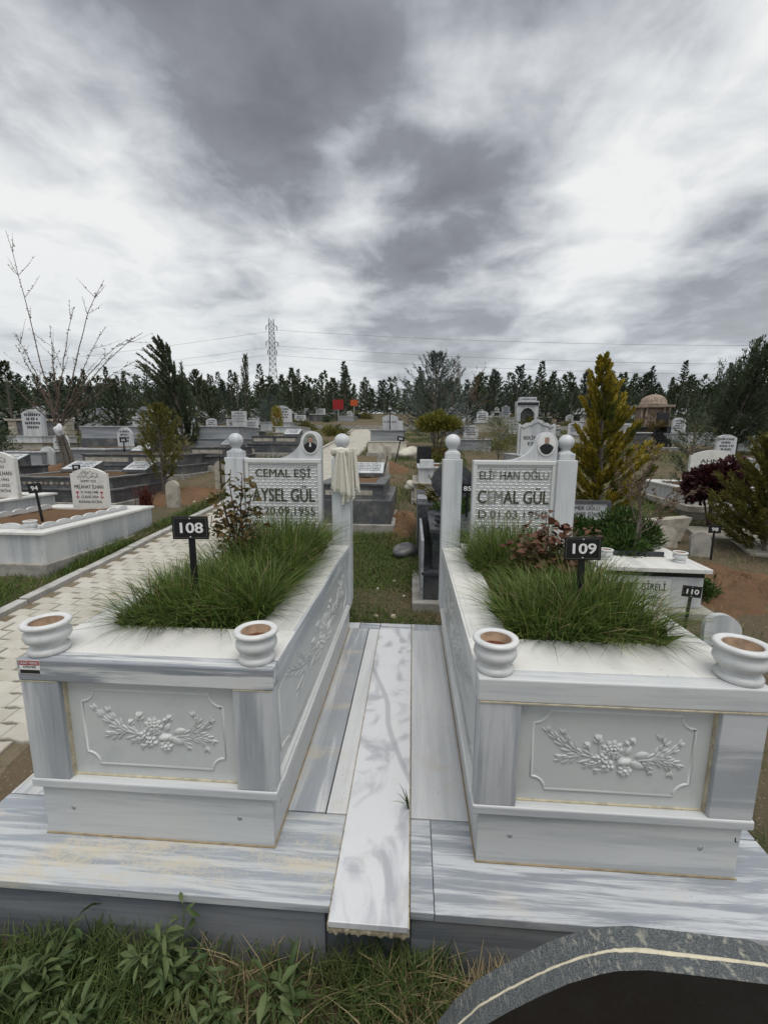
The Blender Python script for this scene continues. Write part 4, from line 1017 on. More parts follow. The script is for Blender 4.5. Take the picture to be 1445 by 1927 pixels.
def headstone_part(parent, style, w, h, t, mat, loc, lines=(), tilt=0, ink=None, flowers=False, rows=0, framed=False):
    m = MB(); m.prism(head_profile(style, w, h), 0, t, 'y', 0)
    if rows:
        for k in range(rows): dashes(m, -w*.36+(.08*w if k % 2 else 0), w*.36-(.08*w if k % 2 else 0), h*(.74-.62*k/rows), h*.42/rows, k+int(w*100), 0.0, 1)
    if framed:
        q = .035
        for a, b_, c_, d_ in ((-w/2-.006, w/2+.006, h-q, h+.006), (-w/2-.006, -w/2+q, 0, h-q), (w/2-q, w/2+.006, 0, h-q)): m.box(a, b_, -.012, t+.006, c_, d_, 2)
    o = m.build('headstone', [mat, M_inkblack, M_dgran], parent, loc); o.rotation_euler = (-tilt, 0, 0)
    for ln in lines:
        body, hh, z, ww = ln[:4]; lettering(body, hh, ink or M_inkblack, (0, -.002, z), o, ww, ln[4] if len(ln) > 4 else .012)
    if flowers:
        for sx in (-1, 1):
            m = MB(); cx, cz, s_ = sx*w*.34, h*.30, .03
            for k in range(3):
                a = PI/2+(k-1)*.6; m.prism([(cx+math.cos(a)*s_*.3, cz+s_+math.sin(a)*s_*.3), (cx+math.cos(a-.35)*s_*.9, cz+s_+math.sin(a-.35)*s_*.9), (cx+math.cos(a)*s_*1.3, cz+s_+math.sin(a)*s_*1.3), (cx+math.cos(a+.35)*s_*.9, cz+s_+math.sin(a+.35)*s_*.9)], -.003, -.0005, 'y')
            m.box(cx-.003, cx+.003, -.003, -.0005, cz-s_*1.4, cz+s_*1.2)
            for k in (-1, 1): m.prism([(cx, cz-s_*.9), (cx+k*s_*.5, cz-s_*.7), (cx+k*s_*.9, cz-s_*.1), (cx+k*s_*.4, cz-s_*.35)], -.003, -.0005, 'y')
            m.build('printed_tulip', M_red, o)
    return o
def pillow(parent, w, dpt, h, mat, face, loc, rows=4, tilt_dir=1):
    """wedge with a slanted inscription plate facing the foot end"""
    m = MB(); m.prism([(0, 0), (dpt, 0), (dpt, h), (0, h*.25)], -w/2, w/2, 'x', 0)
    o = m.build('pillow_stone', mat, parent, loc)
    m = MB(); L = math.hypot(dpt, h*.75); m.box(-w/2+.01, w/2-.01, -.006, 0, .01, L-.01, 0)
    for k in range(rows): dashes(m, -w*.38, w*.38, L*(.80-.72*k/rows), L*.42/rows, k+int(w*77), -.0058, 1)
    p = m.build('plate', [face, M_inkblack], o, (0, 0, h*.25+.003)); p.rotation_euler = (-(PI/2-math.atan2(h*.75, dpt)), 0, 0)
    return o
def tomb(x, y, w, l, label, tiers, soil=M_soil, group=None, rz=0, z=None, foot=M_conc, name='grave', scallop=False, plaques=0):
    """tiers: (inset, height, material, lip) from the ground up; the last is a frame round the planting bed"""
    zb = gz(y+l*.75) if z is None else z
    e = empty(name, (x, y, zb), rz, label, 'grave', group); h = 0
    if foot: box('footing', foot, -w/2-.05, w/2+.05, -.06, l+.05, gz(y)-zb-.15, .004, e, .01)
    for i, tr_ in enumerate(tiers):
        ins, th, mt, lip = tr_[:4]
        last = i == len(tiers)-1; a, b_, c_, d_ = -w/2+ins, w/2-ins, ins, l-ins
        if not last:
            box('tier', mt, a, b_, c_, d_, h, h+th, e, .006)
            if lip: box('ledge', mt, a-lip, b_+lip, c_-lip, d_+lip, h+th-.03, h+th+.001, e, .004)
        else:
            q = .13
            box('side_slab', mt, a, b_, c_, c_+.03, h, h+th, e, .003); box('side_slab', mt, a, a+.03, c_+.031, d_, h, h+th, e, .003); box('side_slab', mt, b_-.03, b_, c_+.031, d_, h, h+th, e, .003); box('side_slab', mt, a+.031, b_-.031, d_-.03, d_, h, h+th, e)
            ct = tiers[i][4] if len(tiers[i]) > 4 else mt
            hh = h+th
            box('cap_slab', ct, a-lip, b_+lip, c_-lip, c_+q, hh, hh+.03, e, .004); box('cap_slab', ct, a-lip, b_+lip, d_-q*2, d_+lip, hh, hh+.03, e, .004)
            box('cap_slab', ct, a-lip, a+q, c_+q+.001, d_-q*2-.001, hh, hh+.03, e, .004); box('cap_slab', ct, b_-q, b_+lip, c_+q+.001, d_-q*2-.001, hh, hh+.03, e, .004)
            mm = MB(); n = 10; P = [(a+q-.02+(b_-a-2*q+.04)*u/n, c_+q-.02+(d_-c_-3*q+.04)*v/n, hh+.012+rnd.uniform(-.012, .02)) for v in range(n+1) for u in range(n+1)]
            mm.add(P, [(v*(n+1)+u, v*(n+1)+u+1, (v+1)*(n+1)+u+1, (v+1)*(n+1)+u) for v in range(n) for u in range(n)], 0, True); mm.build('bed_soil', soil, e)
        for k in range(plaques if i == len(tiers)-1 else 0):
            pw = (b_-a)/plaques; box('plaque', M_bgcream, a+pw*k+.06, a+pw*(k+1)-.06, c_-.008, c_, h+th*.3, h+th*.78, e)
        h += th
    e['top'] = h+.03; return e, h+.03
AR = (M_bgwhite, M_dgran)
# grave 94: white, scalloped edge, orange soil
e, t = tomb(-4.42, 2.98, 1.42, 1.84, 'white marble grave 94 with scalloped rim and bare orange soil', [(0, .30, M_bgwhite, .03, M_cap)], z=.17)
def scallops(e, t, w, l):
    def run(p0, p1, n, axis):
        m = MB(); L = math.dist(p0, p1)/n
        for i in range(n):
            pts = [(-L*.49, -.005), (L*.49, -.005), (L*.49, .03)]+[(L*.49*math.cos(PI*k/8), .03+.03*math.sin(PI*k/8)) for k in range(1, 8)]+[(-L*.49, .03)]
            c = [p0[0]+(p1[0]-p0[0])*(i+.5)/n, p0[1]+(p1[1]-p0[1])*(i+.5)/n]
            if axis == 'x': m.prism([(c[0]+a, t+b_) for a, b_ in pts], c[1]-.012, c[1]+.012, 'y')
            else: m.prism([(c[1]+a, t+b_) for a, b_ in pts], c[0]-.012, c[0]+.012, 'x')
        m.build('scalloped_edge', M_pot, e)
    hw = w/2-.16; run((-hw, .16), (-hw, l-.30), 7, 'y'); run((hw, .16), (hw, l-.30), 7, 'y'); run((-hw, .15), (hw, .15), 5, 'x')
scallops(e, t, 1.42, 1.84)
headstone_part(e, 'arch', .52, .56, .055, M_cap, (-.0, 1.58, t), [('﷽', .115, .475, .30, .0), ('AHMET KIZI', .034, .375, .22), ('MELAHAT İLHAN', .052, .295, .42), ('D.10.04.1948', .036, .22, .25), ('Ö.20.02.2024', .036, .155, .25), ('RUHUNA FATİHA', .036, .085, .34)], flowers=True)
ep = empty('flower_pot', (-3.95, 3.10, e.location.z+t), 0, 'small white marble pot on the corner of grave 94', 'flower pot'); m = MB(); pot_mesh(m, .85); m.build('bowl', [M_pot, M_terra, M_potin], ep)
number_sign(-4.30, 3.62, e.location.z+t-.02, .88, '94', .17, .115, 'black sign reading 94 leaning in orange soil', detail=False, lean=-.10)
e, t = tomb(-6.35, 3.4, 1.5, 1.9, 'white marble grave at the left edge with grey streaked side', [(0, .34, M_bgwhite, .03, M_cap)], z=.24)
headstone_part(e, 'arch', .56, .66, .06, M_cap, (.50, 1.25, t), [('﷽', .12, .56, .32, .0), ('ALİ OĞLU', .042, .45, .24), ('HASAN İLHAN', .060, .35, .44), ('D.10.03.1943', .042, .26, .34), ('Ö.11.05.2022', .042, .18, .34), ('RUHUNA FATİHA', .042, .10, .36)])
# dark tombs left of the path
e, t = tomb(-6.15, 5.9, 2.2, 1.9, 'dark granite grave with a patterned tile band, sign 80 beside it', [(0, .24, M_dgran, .02), (.10, .17, M_dgran, .03, M_dgran)], soil=M_bed)
m = MB()
for k in range(15): 
    cx = -.7+k*.1; m.prism([(cx-.045, t-.115), (cx, t-.145), (cx+.045, t-.115), (cx, t-.085)], .092, .0985, 'y', k % 2)
m.build('tile_band', [M_bgcream, M_tomb], e)
pillow(e, .62, .42, .20, M_dgran, M_bgwhite, (-.55, 1.2, t), 4); pillow(e, .5, .40, .20, M_dgran, M_bgwhite, (.68, 1.2, t), 4)
number_sign(-6.05, 6.35, e.location.z+t-.1, .95, '80', .155, .10, 'black sign reading 80 above the patterned tile band', detail=False)
e, t = tomb(-6.6, 8.6, 2.6, 2.0, 'wide dark granite grave with cream name strips behind the tile banded grave', [(0, .22, M_dgran, .02), (.10, .22, M_dgran, .03, M_dgran)], soil=M_bed, plaques=2)
pillow(e, .45, .38, .18, M_dgran, M_bgwhite, (-.6, 1.3, t), 4)
e, t = tomb(-5.35, 9.9, 1.1, 2.1, 'dark granite grave with one cream plaque next to the olive thuja', [(0, .26, M_dgran, .03), (.08, .2, M_dgran, .03, M_dgran)], soil=M_bed, plaques=1)
pillow(e, .5, .42, .2, M_dgran, M_bggrey, (0, 1.4, t), 3)
e, t = tomb(-9.6, 6.9, 2.0, 1.9, 'dark granite grave with white slanted tablet left of the bare tree', [(0, .2, M_dgran, .02), (.1, .16, M_dgran, .03, M_dgran)], soil=M_soil, plaques=1)
pillow(e, .9, .5, .26, M_dgran, M_bgwhite, (.5, .8, t), 4)
# lighter tombs further up on the left
e, t = tomb(-10.6, 13.6, 2.3, 2.0, 'large grey marble grave with black stripe under its white cap', [(0, .35, M_dgran, .0), (.03, .40, M_bggrey, .04, M_bgwhite)], soil=M_bed)
headstone_part(e, 'round', .7, .8, .08, M_bggrey, (.3, 1.6, t), rows=4); headstone_part(e, 'flat', .55, .38, .07, M_bgwhite, (.5, .9, t), rows=3)
e, t = tomb(-13.6, 13.2, 1.5, 1.8, 'white marble grave with arched headstone at the left edge', [(0, .25, M_bgcream, .05), (.1, .2, M_bgwhite, .03, M_bgwhite)])
headstone_part(e, 'arch', .85, .95, .1, M_bgwhite, (-.05, .6, t), [('﷽', .16, .80, .5, .0)], rows=4)
e, t = tomb(-7.0, 14.3, 1.55, 2.0, 'grey carved grave with white headstone and stepped base beside the slim cypress', [(-.1, .3, M_bggrey, .04), (0, .42, M_bggrey, .06, M_bgwhite)], soil=M_bed)
headstone_part(e, 'flat', .58, .62, .09, M_bgwhite, (.25, 1.3, t), [('FATMA KIZI', .06, .53, .36), ('ZÜHAL KATIRCI', .06, .43, .50), ('D.23.02.1959', .055, .33, .42), ('Ö.20.03.2023', .055, .23, .42)], rows=0)
e, t = tomb(-4.45, 12.7, 1.75, 2.0, 'dark double grave with two cream name strips and white slanted tablet', [(0, .30, M_dgran, .03), (.12, .22, M_dgran, .03, M_dgran)], soil=M_bed, plaques=2)
pillow(e, .55, .5, .25, M_dgran, M_bgwhite, (.3, 1.0, t), 4)
e, t = tomb(-5.3, 17.2, 1.2, 1.9, 'pale marble grave behind the dark double grave', [(0, .3, M_bgcream, .03), (.05, .22, M_bgwhite, .03, M_bgwhite)])
e, t = tomb(-7.2, 21.5, 1.6, 1.9, 'white grave with a red flag painted on its headstone', [(0, .4, M_bgwhite, .04)])
o = headstone_part(e, 'round', 1.1, .95, .1, M_bgwhite, (0, 1.2, t), rows=4); box('printed_flag', M_red, -.45, -.12, -.006, -.001, .3, .75, o)
# stone bench wall at the far left
def bench_wall():
    e = empty('stone_wall', (-15.7, 16.3, gz(16.3)), 0, 'low cream stone wall with dark recess and slab top at the left', 'wall')
    box('slab_top', M_bgcream, -1.5, 1.2, -.05, .5, .95, 1.03, e, .01); box('dark_recess', M_dgran, -1.0, .65, .02, .1, .25, .9, e); box('bench', M_bgcream, -1.3, 1.0, -.25, .2, .1, .25, e, .01)
    for j in range(5):
        for i in range(2): box('stone_block', M_bgcream, .66+i*.27, .92+i*.27, 0, .45, .0+j*.19, .18+j*.19, e, .012)
    for j in range(5): box('stone_block', M_bgcream, -1.4, -1.02, 0, .45, .0+j*.19, .18+j*.19, e, .012)
bench_wall()
def rounded_rock_obj(x, y, s, lab):
    rock('boulder', lab, x, y, s, M_rock, int(abs(x)*10), flat=.8)
rounded_rock_obj(-16.9, 17.2, .5, 'round boulder on the end of the cream stone wall')
# middle: dark two step tomb with sign 82
e, t = tomb(-.80, 4.85, 1.15, 2.0, 'dark grey two step granite grave behind the post with the cloth, sign 82', [(0, .34, M_dgran, .0), (.12, .2, M_dgran, .03, M_dgran)], soil=M_soil)
pillow(e, .55, .42, .22, M_dgran, M_bgwhite, (.10, 1.30, t), 5); box('plaque', M_bgcream, -.38, .3, .112, .12, .40, .47, e)
number_sign(-.92, 5.9, e.location.z+t-.05, 1.12, '82', .155, .105, 'black sign reading 82 in the dark two step grave', detail=False)
# small footstones
def footstone(x, y, w, h, label, mat=M_bgcream, tilt=0, rz=0):
    m = MB(); m.prism(head_profile('round', w, h), 0, .07, 'y'); o = m.build('footstone', mat, None, (x, y, gz(y)-.05)); o.rotation_euler = (-tilt, 0, rz); tag(o, label, 'footstone', 'small rounded grave stones'); return o
footstone(-4.19, 6.2, .23, .52, 'rounded cream footstone beside the red grass tuft')
footstone(-4.02, 7.8, .26, .66, 'cream footstone with a leaning black stake beside the path')
footstone(2.35, 2.02, .23, .30, 'rounded grey footstone just behind the right grave corner', M_bgwhite, .1, -.25)
footstone(3.50, 4.1, .21, .34, 'grey slanted footstone behind sign 98', M_conc, .12, -.2)
footstone(-.80, 10.7, .22, .50, 'grey footstone at the head of the orange mound', M_conc, .05, .3); footstone(-.62, 9.35, .22, .50, 'cream footstone with a slanted black stake on the orange mound', M_bgcream, .08)
footstone(-.72, 12.2, .26, .5, 'cream footstone against the small grey and white tomb', M_bgcream); footstone(-.95, 7.6, .30, .40, 'grey round footstone behind sign 82', M_conc)
footstone(-4.95, 11.9, .26, .45, 'cream footstone in front of the dark double grave', M_bgcream); footstone(-8.1, 11.7, .35, .6, 'pale footstone behind the wide dark grave', M_bgcream)
footstone(-10.4, 10.6, .4, .6, 'white rounded stone next to the bare tree mound', M_bgwhite)
footstone(3.34, 4.5, .26, .30, 'cream rounded stone in front of the wedge shaped block', M_bgcream, .1)
def stake(x, y, h, lean, lab):
    e = empty('stake', (x, y, gz(y)), 0, lab, 'stake', 'thin black sign stakes'); e.rotation_euler = (0, lean, 0); box('rod', M_black, -.012, .012, -.008, .008, 0, h, e); return e
stake(-3.99, 7.74, .75, .0, 'black stake in front of a cream footstone by the path'); stake(-.64, 9.28, .55, .18, 'slanted black stake on the orange mound')
number_sign(-.45, 11.2, gz(11.2), 1.55, '84', .2, .13, 'small leaning black sign above the orange mound', detail=False, lean=.22)
number_sign(-5.05, 11.6, gz(11.6), 1.25, '87', .2, .13, 'small black sign reading 87 beside the ball of a white post', detail=False)
number_sign(-8.35, 11.0, gz(11.0)+.0, 1.45, '65', .22, .14, 'small black sign reading 65 behind the wide dark grave', detail=False); number_sign(-9.0, 10.4, gz(10.4), 1.15, '64', .2, .14, 'small black sign reading 64 near the bare tree', detail=False)
number_sign(2.235, 2.27, gz(2.27), .30, '110', .135, .092, 'black sign reading 110 in front of the white box grave', rz=-.15, lean=.05)
number_sign(3.54, 3.98, gz(3.98), .47, '98', .125, .09, 'black sign reading 98 in front of a slanted footstone', detail=False, rz=-.2)
number_sign(2.70, 4.25, gz(4.25), .62, '97', .15, .10, 'black sign reading 97 half hidden by the bare sapling', detail=False)
# small grey and white tomb by the path
e, t = tomb(-.78, 13.0, 1.25, 1.8, 'small grey and white tomb with white headstone at the side of the path', [(0, .38, M_whiterock, .02), (.08, .34, M_bggrey, .05, M_bggrey)], soil=M_bed)
headstone_part(e, 'arch', .55, .55, .08, M_bgwhite, (.05, 1.2, t), [('FATİME ASLAN', .07, .30, .46)], rows=0); box('small_block', M_bgwhite, .28, .5, .5, .7, t, t+.3, e, .01)
number_sign(-.72, 13.6, gz(14.6)+.5, 2.55, '88', .2, .14, 'black sign in front of the small grey and white tomb', detail=False)
# black granite tomb right behind the right grave
def black_tomb():
    e = empty('granite_grave', (.55, 2.6, gz(3.2)), 0, 'black granite stepped grave with dark pot behind the right white grave', 'grave')
    z0 = gz(3.2); b = gz(2.5)-z0-.15
    box('footing', M_conc, -.47, .5, -.14, 2.2, b, .02, e, .01); box('step', M_bggrey, -.40, -.3755, -.08, 2.1, .02, .56, e)
    box('lower_tier', M_blgran, -.375, .42, -.06, 2.05, .021, .245, e, .004); box('ledge', M_blgran, -.395, .44, -.08, 2.07, .246, .28, e, .005)
    box('upper_tier', M_blgran, -.30, .38, .02, 2.0, .281, .60, e, .004); box('cap', M_blgran, -.32, .40, -.01, 2.02, .601, .645, e, .006)
    m = MB(); m.prism(head_profile('heart', .52, .62), 0, .09, 'y'); m.build('headstone', M_blgran, e, (.02, 1.75, .52))
    for k in range(3): box('side_block', M_bggrey if k % 2 else M_blgran, -.42, -.30, 1.0+k*.5, 1.45+k*.5, .2, .72, e, .005)
    p = empty('flower_pot', (.335, 2.76, z0+.6455), 0, 'dark granite pot on the black granite grave', 'flower pot'); m = MB(); pot_mesh(m, .95); m.build('bowl', [M_blgran, M_terra, M_blgran], p)
    number_sign(.62, 3.25, z0+.6, .98, '85', .15, .1, 'black sign half hidden behind the right grave post', detail=False)
black_tomb()
e, t = tomb(.55, 6.6, .9, 1.7, 'pale tomb with stacked white blocks behind the green conifer branches', [(0, .3, M_bgcream, .03), (.08, .25, M_bgwhite, .03, M_bgwhite)], soil=M_bed); box('white_block', M_bgwhite, -.35, -.1, .2, .5, t, t+.12, e, .01); box('black_plate', M_bgran, -.4, -.1, 1.3, 1.4, t, t+.35, e)
# grave 110: white box with inscription and two pots
def grave110():
    z0 = gz(2.9); e = empty('box_grave', (2.13, 2.58, z0), -.05, 'white box grave with black stripe and inscription, juniper growing on it', 'grave')
    box('footing', M_conc, -.5, .47, -.12, 2.0, gz(2.4)-z0-.1, .03, e, .01); box('front_slab', M_bgwhite, -.44, .40, .0, .03, .031, .30, e, .003); box('side_slab', M_bgwhite, .37, .40, .031, 1.8, .031, .30, e, .003); box('side_slab', M_bgwhite, -.44, -.41, .031, 1.8, .031, .30, e)
    box('name_plate', M_relief, -.40, .14, -.008, -.0005, .06, .285, e, .002); box('stripe', M_bgran, -.44, .40, .0, 1.8, .301, .345, e); box('cap', M_cap, -.48, .44, -.04, .34, .346, .385, e, .005); box('cap', M_cap, -.48, -.30, .341, 1.8, .346, .385, e, .005); box('cap', M_cap, .26, .44, .341, 1.8, .346, .385, e, .005)
    box('bed_soil', M_bed, -.30, .26, .341, 1.8, .30, .37, e); box('inner_kerb', M_blgran, -.28, .24, .34, .36, .386, .43, e)
    lettering('MEHMET ŞİRELİ', .062, M_inkblack, (-.13, -.0092, .205), e, .46, .015); lettering('Ruhuna Fatiha', .040, M_inkblack, (-.09, -.0092, .118), e, .32, .02)
    headstone_part(e, 'flat', .60, .33, .05, M_bgwhite, (.02, 1.82, .372), [('ÖMER OĞLU', .048, .235, .34), ('MEHMET ŞİRELİ', .052, .155, .44)], framed=True)
    for x, y, lab in ((1.82, 2.80, 'small white pot on the box grave beside the bare sapling'), (2.43, 2.75, 'small white pot on the outer corner of the box grave')):
        p = empty('flower_pot', (x, y, z0+.386), 0, lab, 'flower pot', 'pots on the box grave'); m = MB(); pot_mesh(m, .80); m.build('bowl', [M_pot, M_terra, M_potin], p)
grave110()
def wedge():
    m = MB(); m.prism([(-.30, .16), (-.16, -.1), (.2, -.1), (.32, .22)], 0, .18, 'y'); o = m.build('stone_block', [M_bgcream], None, (3.42, 4.7, gz(4.7)+.10)); tag(o, 'cream wedge shaped stone block with white top', 'stone block')
wedge()
# right: white grave with headstone by the plum bush
e, t = tomb(5.15, 5.9, 1.25, 2.0, 'white marble grave with printed red tulip behind the dark red bush', [(-.12, .10, M_bgcream, .0), (0, .22, M_bgwhite, .04, M_cap)], soil=M_bed, rz=-.12)
headstone_part(e, 'arch', .72, .62, .06, M_cap, (-.12, .55, t), [('AHMET', .065, .43, .42), ('D.10.01', .05, .32, .26), ('Ö.30.11', .05, .22, .26), ('RUHUNA FATİHA', .05, .11, .48)], flowers=True)
def slabs():
    for i, (x, y) in enumerate(((4.35, 5.0), (4.55, 4.35), (4.8, 3.7))):
        m = MB(); m.box(-.38, .38, -.28, .28, -.08, .05, 0, .012); o = m.build('paving_slab', M_bgcream, None, (x, y, gz(y))); o.rotation_euler = (math.atan(.09), 0, -.25); tag(o, 'cream paving slab in front of the white tulip grave', 'paving slab', 'slabs before the tulip grave')
slabs()
e, t = tomb(9.5, 15.6, 1.4, 2.0, 'pale tomb with a black curved headstone below the dome tomb', [(0, .05, M_bggrey, .04), (.08, .05, M_bgwhite, .04, M_bgwhite)], soil=M_bed, z=gz(15.6)-.03)
headstone_part(e, 'piano', .64, .74, .12, M_bgran, (-.02, .3, t-.05), [], rows=4, ink=M_white)
e, t = tomb(3.05, 9.4, 1.0, 1.9, 'grave with tall ornate pointed white headstone behind the portrait of the right grave', [(0, .2, M_bggrey, .03), (.05, .2, M_bgwhite, .03, M_bgwhite)], soil=M_bed)
o = headstone_part(e, 'ornate', .88, .96, .10, M_bgwhite, (0, .25, t-.1), [('BEKİR OĞLU', .085, .50, .62, .02), ('EMİN', .085, .36, .40, .02)]); 
m = MB()
pf = head_profile('ornate', .78, .86)
m.tube([(x, -.004, z+.02) for x, z in pf[2:]], .014, 5); m.build('carved_rim', M_bggrey, o)
# dome tomb
def dome_tomb():
    e = empty('dome_tomb', (12.85, 23.3, gz(23.3)-.1), -.25, 'brown stone dome tomb with corner columns on a stepped base', 'tomb')
    box('base', M_tomb, -1.35, 1.35, -1.1, 1.1, -.3, .42, e, .02); box('step', M_tomb, -.9, .9, -1.5, -1.101, -.3, .12, e, .02)
    for i in range(4): box('wall', M_tomb, *((-.92, .92, -.74, -.70), (-.92, .92, .70, .74), (-1.0, -.96, -.7, .7), (.96, 1.0, -.7, .7))[i], .42, 1.52, e)
    box('carved_panel', M_tomb, -.6, .6, -.80, -.741, .5, 1.45, e, .01)
    for x in (-.95, -.62, .62, .95):
        m = MB(); m.lathe([(.13, .42), (.13, .52), (.09, .54), (.085, .95), (.11, .98), (.11, 1.03), (.085, 1.06), (.085, 1.38), (.13, 1.46), (.13, 1.52)], n=12); m.build('column', M_tomb, e, (x, -.92, 0))
    for x in (-.98, .98):
        m = MB(); m.lathe([(.13, .42), (.09, .54), (.085, 1.38), (.13, 1.52)], n=12); m.build('column', M_tomb, e, (x, .85, 0))
    box('cornice', M_tomb, -1.28, 1.28, -1.15, 1.15, 1.52, 1.66, e, .02)
    m = MB(); pr = [(.98, 1.66), (.98, 1.80)]+[(max(.001, .96*math.cos(PI/2*k/9)), 1.80+.55*math.sin(PI/2*k/9)) for k in range(10)]; m.lathe(pr, n=28); m.build('dome', M_tomb, e); e.scale = (.66, .66, .88)
dome_tomb()
def portal():
    e = empty('portal_tomb', (6.7, 24.9, gz(25)), 0, 'white portal shaped tomb monument with dark arch', 'tomb')
    for x in (-.62, .40): box('pillar', M_bgwhite, x, x+.22, 0, .5, 0, 1.3, e, .01)
    box('lintel', M_bgwhite, -.64, .64, -.02, .52, 1.3, 1.6, e, .01); box('dark_band', M_bgran, -.6, .6, -.03, -.021, 1.34, 1.52, e); box('top_block', M_bgwhite, -.48, .48, 0, .45, 1.6, 1.82, e, .01); box('back', M_dgran, -.41, .39, .3, .4, 0, 1.3, e)
    m = MB(); m.prism([(-.40, 1.3), (-.40, .9), (-.22, 1.14), (.0, 1.22), (.20, 1.14), (.39, .9), (.39, 1.3)], .02, .12, 'y'); m.build('arch', M_bgwhite, e)
    dash = MB(); dashes(dash, -.4, .4, 1.66, .08, 3, 0, 0); dash.build('inscription', M_inkblack, e)
portal()
# red and orange signs on posts near the top of the path
def board(x, y, w, h, zc_, mat, label):
    e = empty('sign_board', (x, y, gz(y)), 0, label, 'sign'); box('post', M_metal, -.03, .03, .02, .07, 0, zc_, e); box('board', mat, -w/2, w/2, -.01, .02, zc_-h/2, zc_+h/2, e)
board(-5.0, 28.2, .72, .65, 1.35, M_flag, 'red square board on a post beyond the paved path'); board(-4.85, 35, .6, .5, 1.4, M_orange, 'orange board on a post beyond the paved path')
# ------------------------------------------------------------------ far tombs
FAR = []
def far_proto(kind):
    e = empty('far_grave', (0, 0, 0)); r = kind
    m1, m2 = ((M_bgwhite, M_bgwhite), (M_bggrey, M_bgwhite), (M_dgran, M_bgwhite), (M_bgwhite, M_bggrey), (M_bgran, M_bgran), (M_bgcream, M_bgwhite))[kind]
    box('base', m1, -.6, .6, 0, 1.9, -.6, .38, e, .01); box('cap', m2, -.65, .65, -.04, 1.94, .381, .44, e, .01); box('bed', M_bed, -.4, .4, .25, 1.4, .44, .47, e)
    headstone_part(e, ('arch', 'round', 'flat', 'ornate', 'flat', 'arch')[kind], (.6, .55, .75, .7, .6, .65)[kind], (.7, .6, .5, 1.0, .8, .75)[kind], .09, m2, (0, 1.45, .44), rows=4)
    return e
FL = ['small white grave with arched headstone', 'small grey grave with round headstone', 'dark grave with flat white headstone', 'white grave with pointed grey headstone', 'small black granite grave', 'cream grave with white arched headstone']
def place_words(x, y):
    q = Vector((x, y, gz(y)+.5))-CAM; u = 722.5+802*q.dot(rt)/q.dot(fw)
    w = [(90, 'at the left edge'), (230, 'behind the bare tree'), (420, 'behind the bent cypress'), (500, 'below the pylon'), (600, 'left of the red board'), (730, 'near the red board'), (900, 'behind the blue cedar'), (1060, 'near the portal tomb'), (1190, 'behind the golden thuja'), (1290, 'beside the dome tomb'), (99999, 'near the leaning conifer')]
    return next(b for a, b in w if u < a)
def depth_words(y): return 'low on the slope' if y < 17 else ('halfway up the slope' if y < 27 else 'high on the slope')
protos = [far_proto(k) for k in range(6)]; usedp = [False]*6
busy = [(-10.6, 13.6), (-13.6, 13.2), (-7, 14.3), (-4.45, 12.7), (-5.3, 17.2), (-7.2, 21.5), (-15.7, 16.3), (9.5, 15.6), (3.05, 9.4), (12.9, 23.3), (6.7, 24.9), (-.78, 13)]
rf = random.Random(77)
spots = []
for row_y in (10.2, 12.6, 15.2, 17.8, 20.6, 23.0, 26.5, 29.5, 33, 37, 41):
    for side in (-1, 1):
        x0 = 4.6 if row_y < 14 else (2.3 if side > 0 else 5.0)
        if side < 0: x0 = 9 if row_y < 12 else 5.2
        x = x0
        while x < 12+row_y*.75:
            px, py = side*x, row_y+rf.uniform(-.3, .3)
            ok = all(abs(px-bx) > 2.0 or abs(py-by) > 2.2 for bx, by in busy) and not (9.5 < px < 16 and py < 16 and rf.random() < .5) and rf.random() < .52
            if ok: spots.append((px, py))
            x += rf.uniform(1.7, 2.6)
for (px, py) in spots:
    k = rf.choice((0, 0, 1, 1, 2, 2, 3, 4, 5))
    if not usedp[k]: o = protos[k]; usedp[k] = True
    else: o = copy_tree(protos[k])
    o.location = (px, py, gz(py+1)+rf.uniform(-.08, .02)); o.rotation_euler = (0, 0, rf.uniform(-.06, .06)); o.scale = (rf.uniform(.8, 1.05), rf.uniform(.85, 1.05), rf.uniform(.75, 1.05)); tag(o, FL[k]+' '+depth_words(py)+' '+place_words(px, py), 'grave', 'far graves up the slope')
# pinkish road on the far slope
m = MB()
xs = np.linspace(7.5, 26, 14)
for a, b_ in zip(xs[:-1], xs[1:]):
    m.add([(a, 26.2, gz(26.2)+.05), (b_, 26.2, gz(26.2)+.05), (b_, 28.0, gz(28.0)+.05), (a, 28.0, gz(28.0)+.05)], [(0, 1, 2, 3)])
road = m.build('road', plain('road_pink', (.40, .33, .30), .9, .2, 3)); road['kind'] = 'structure'
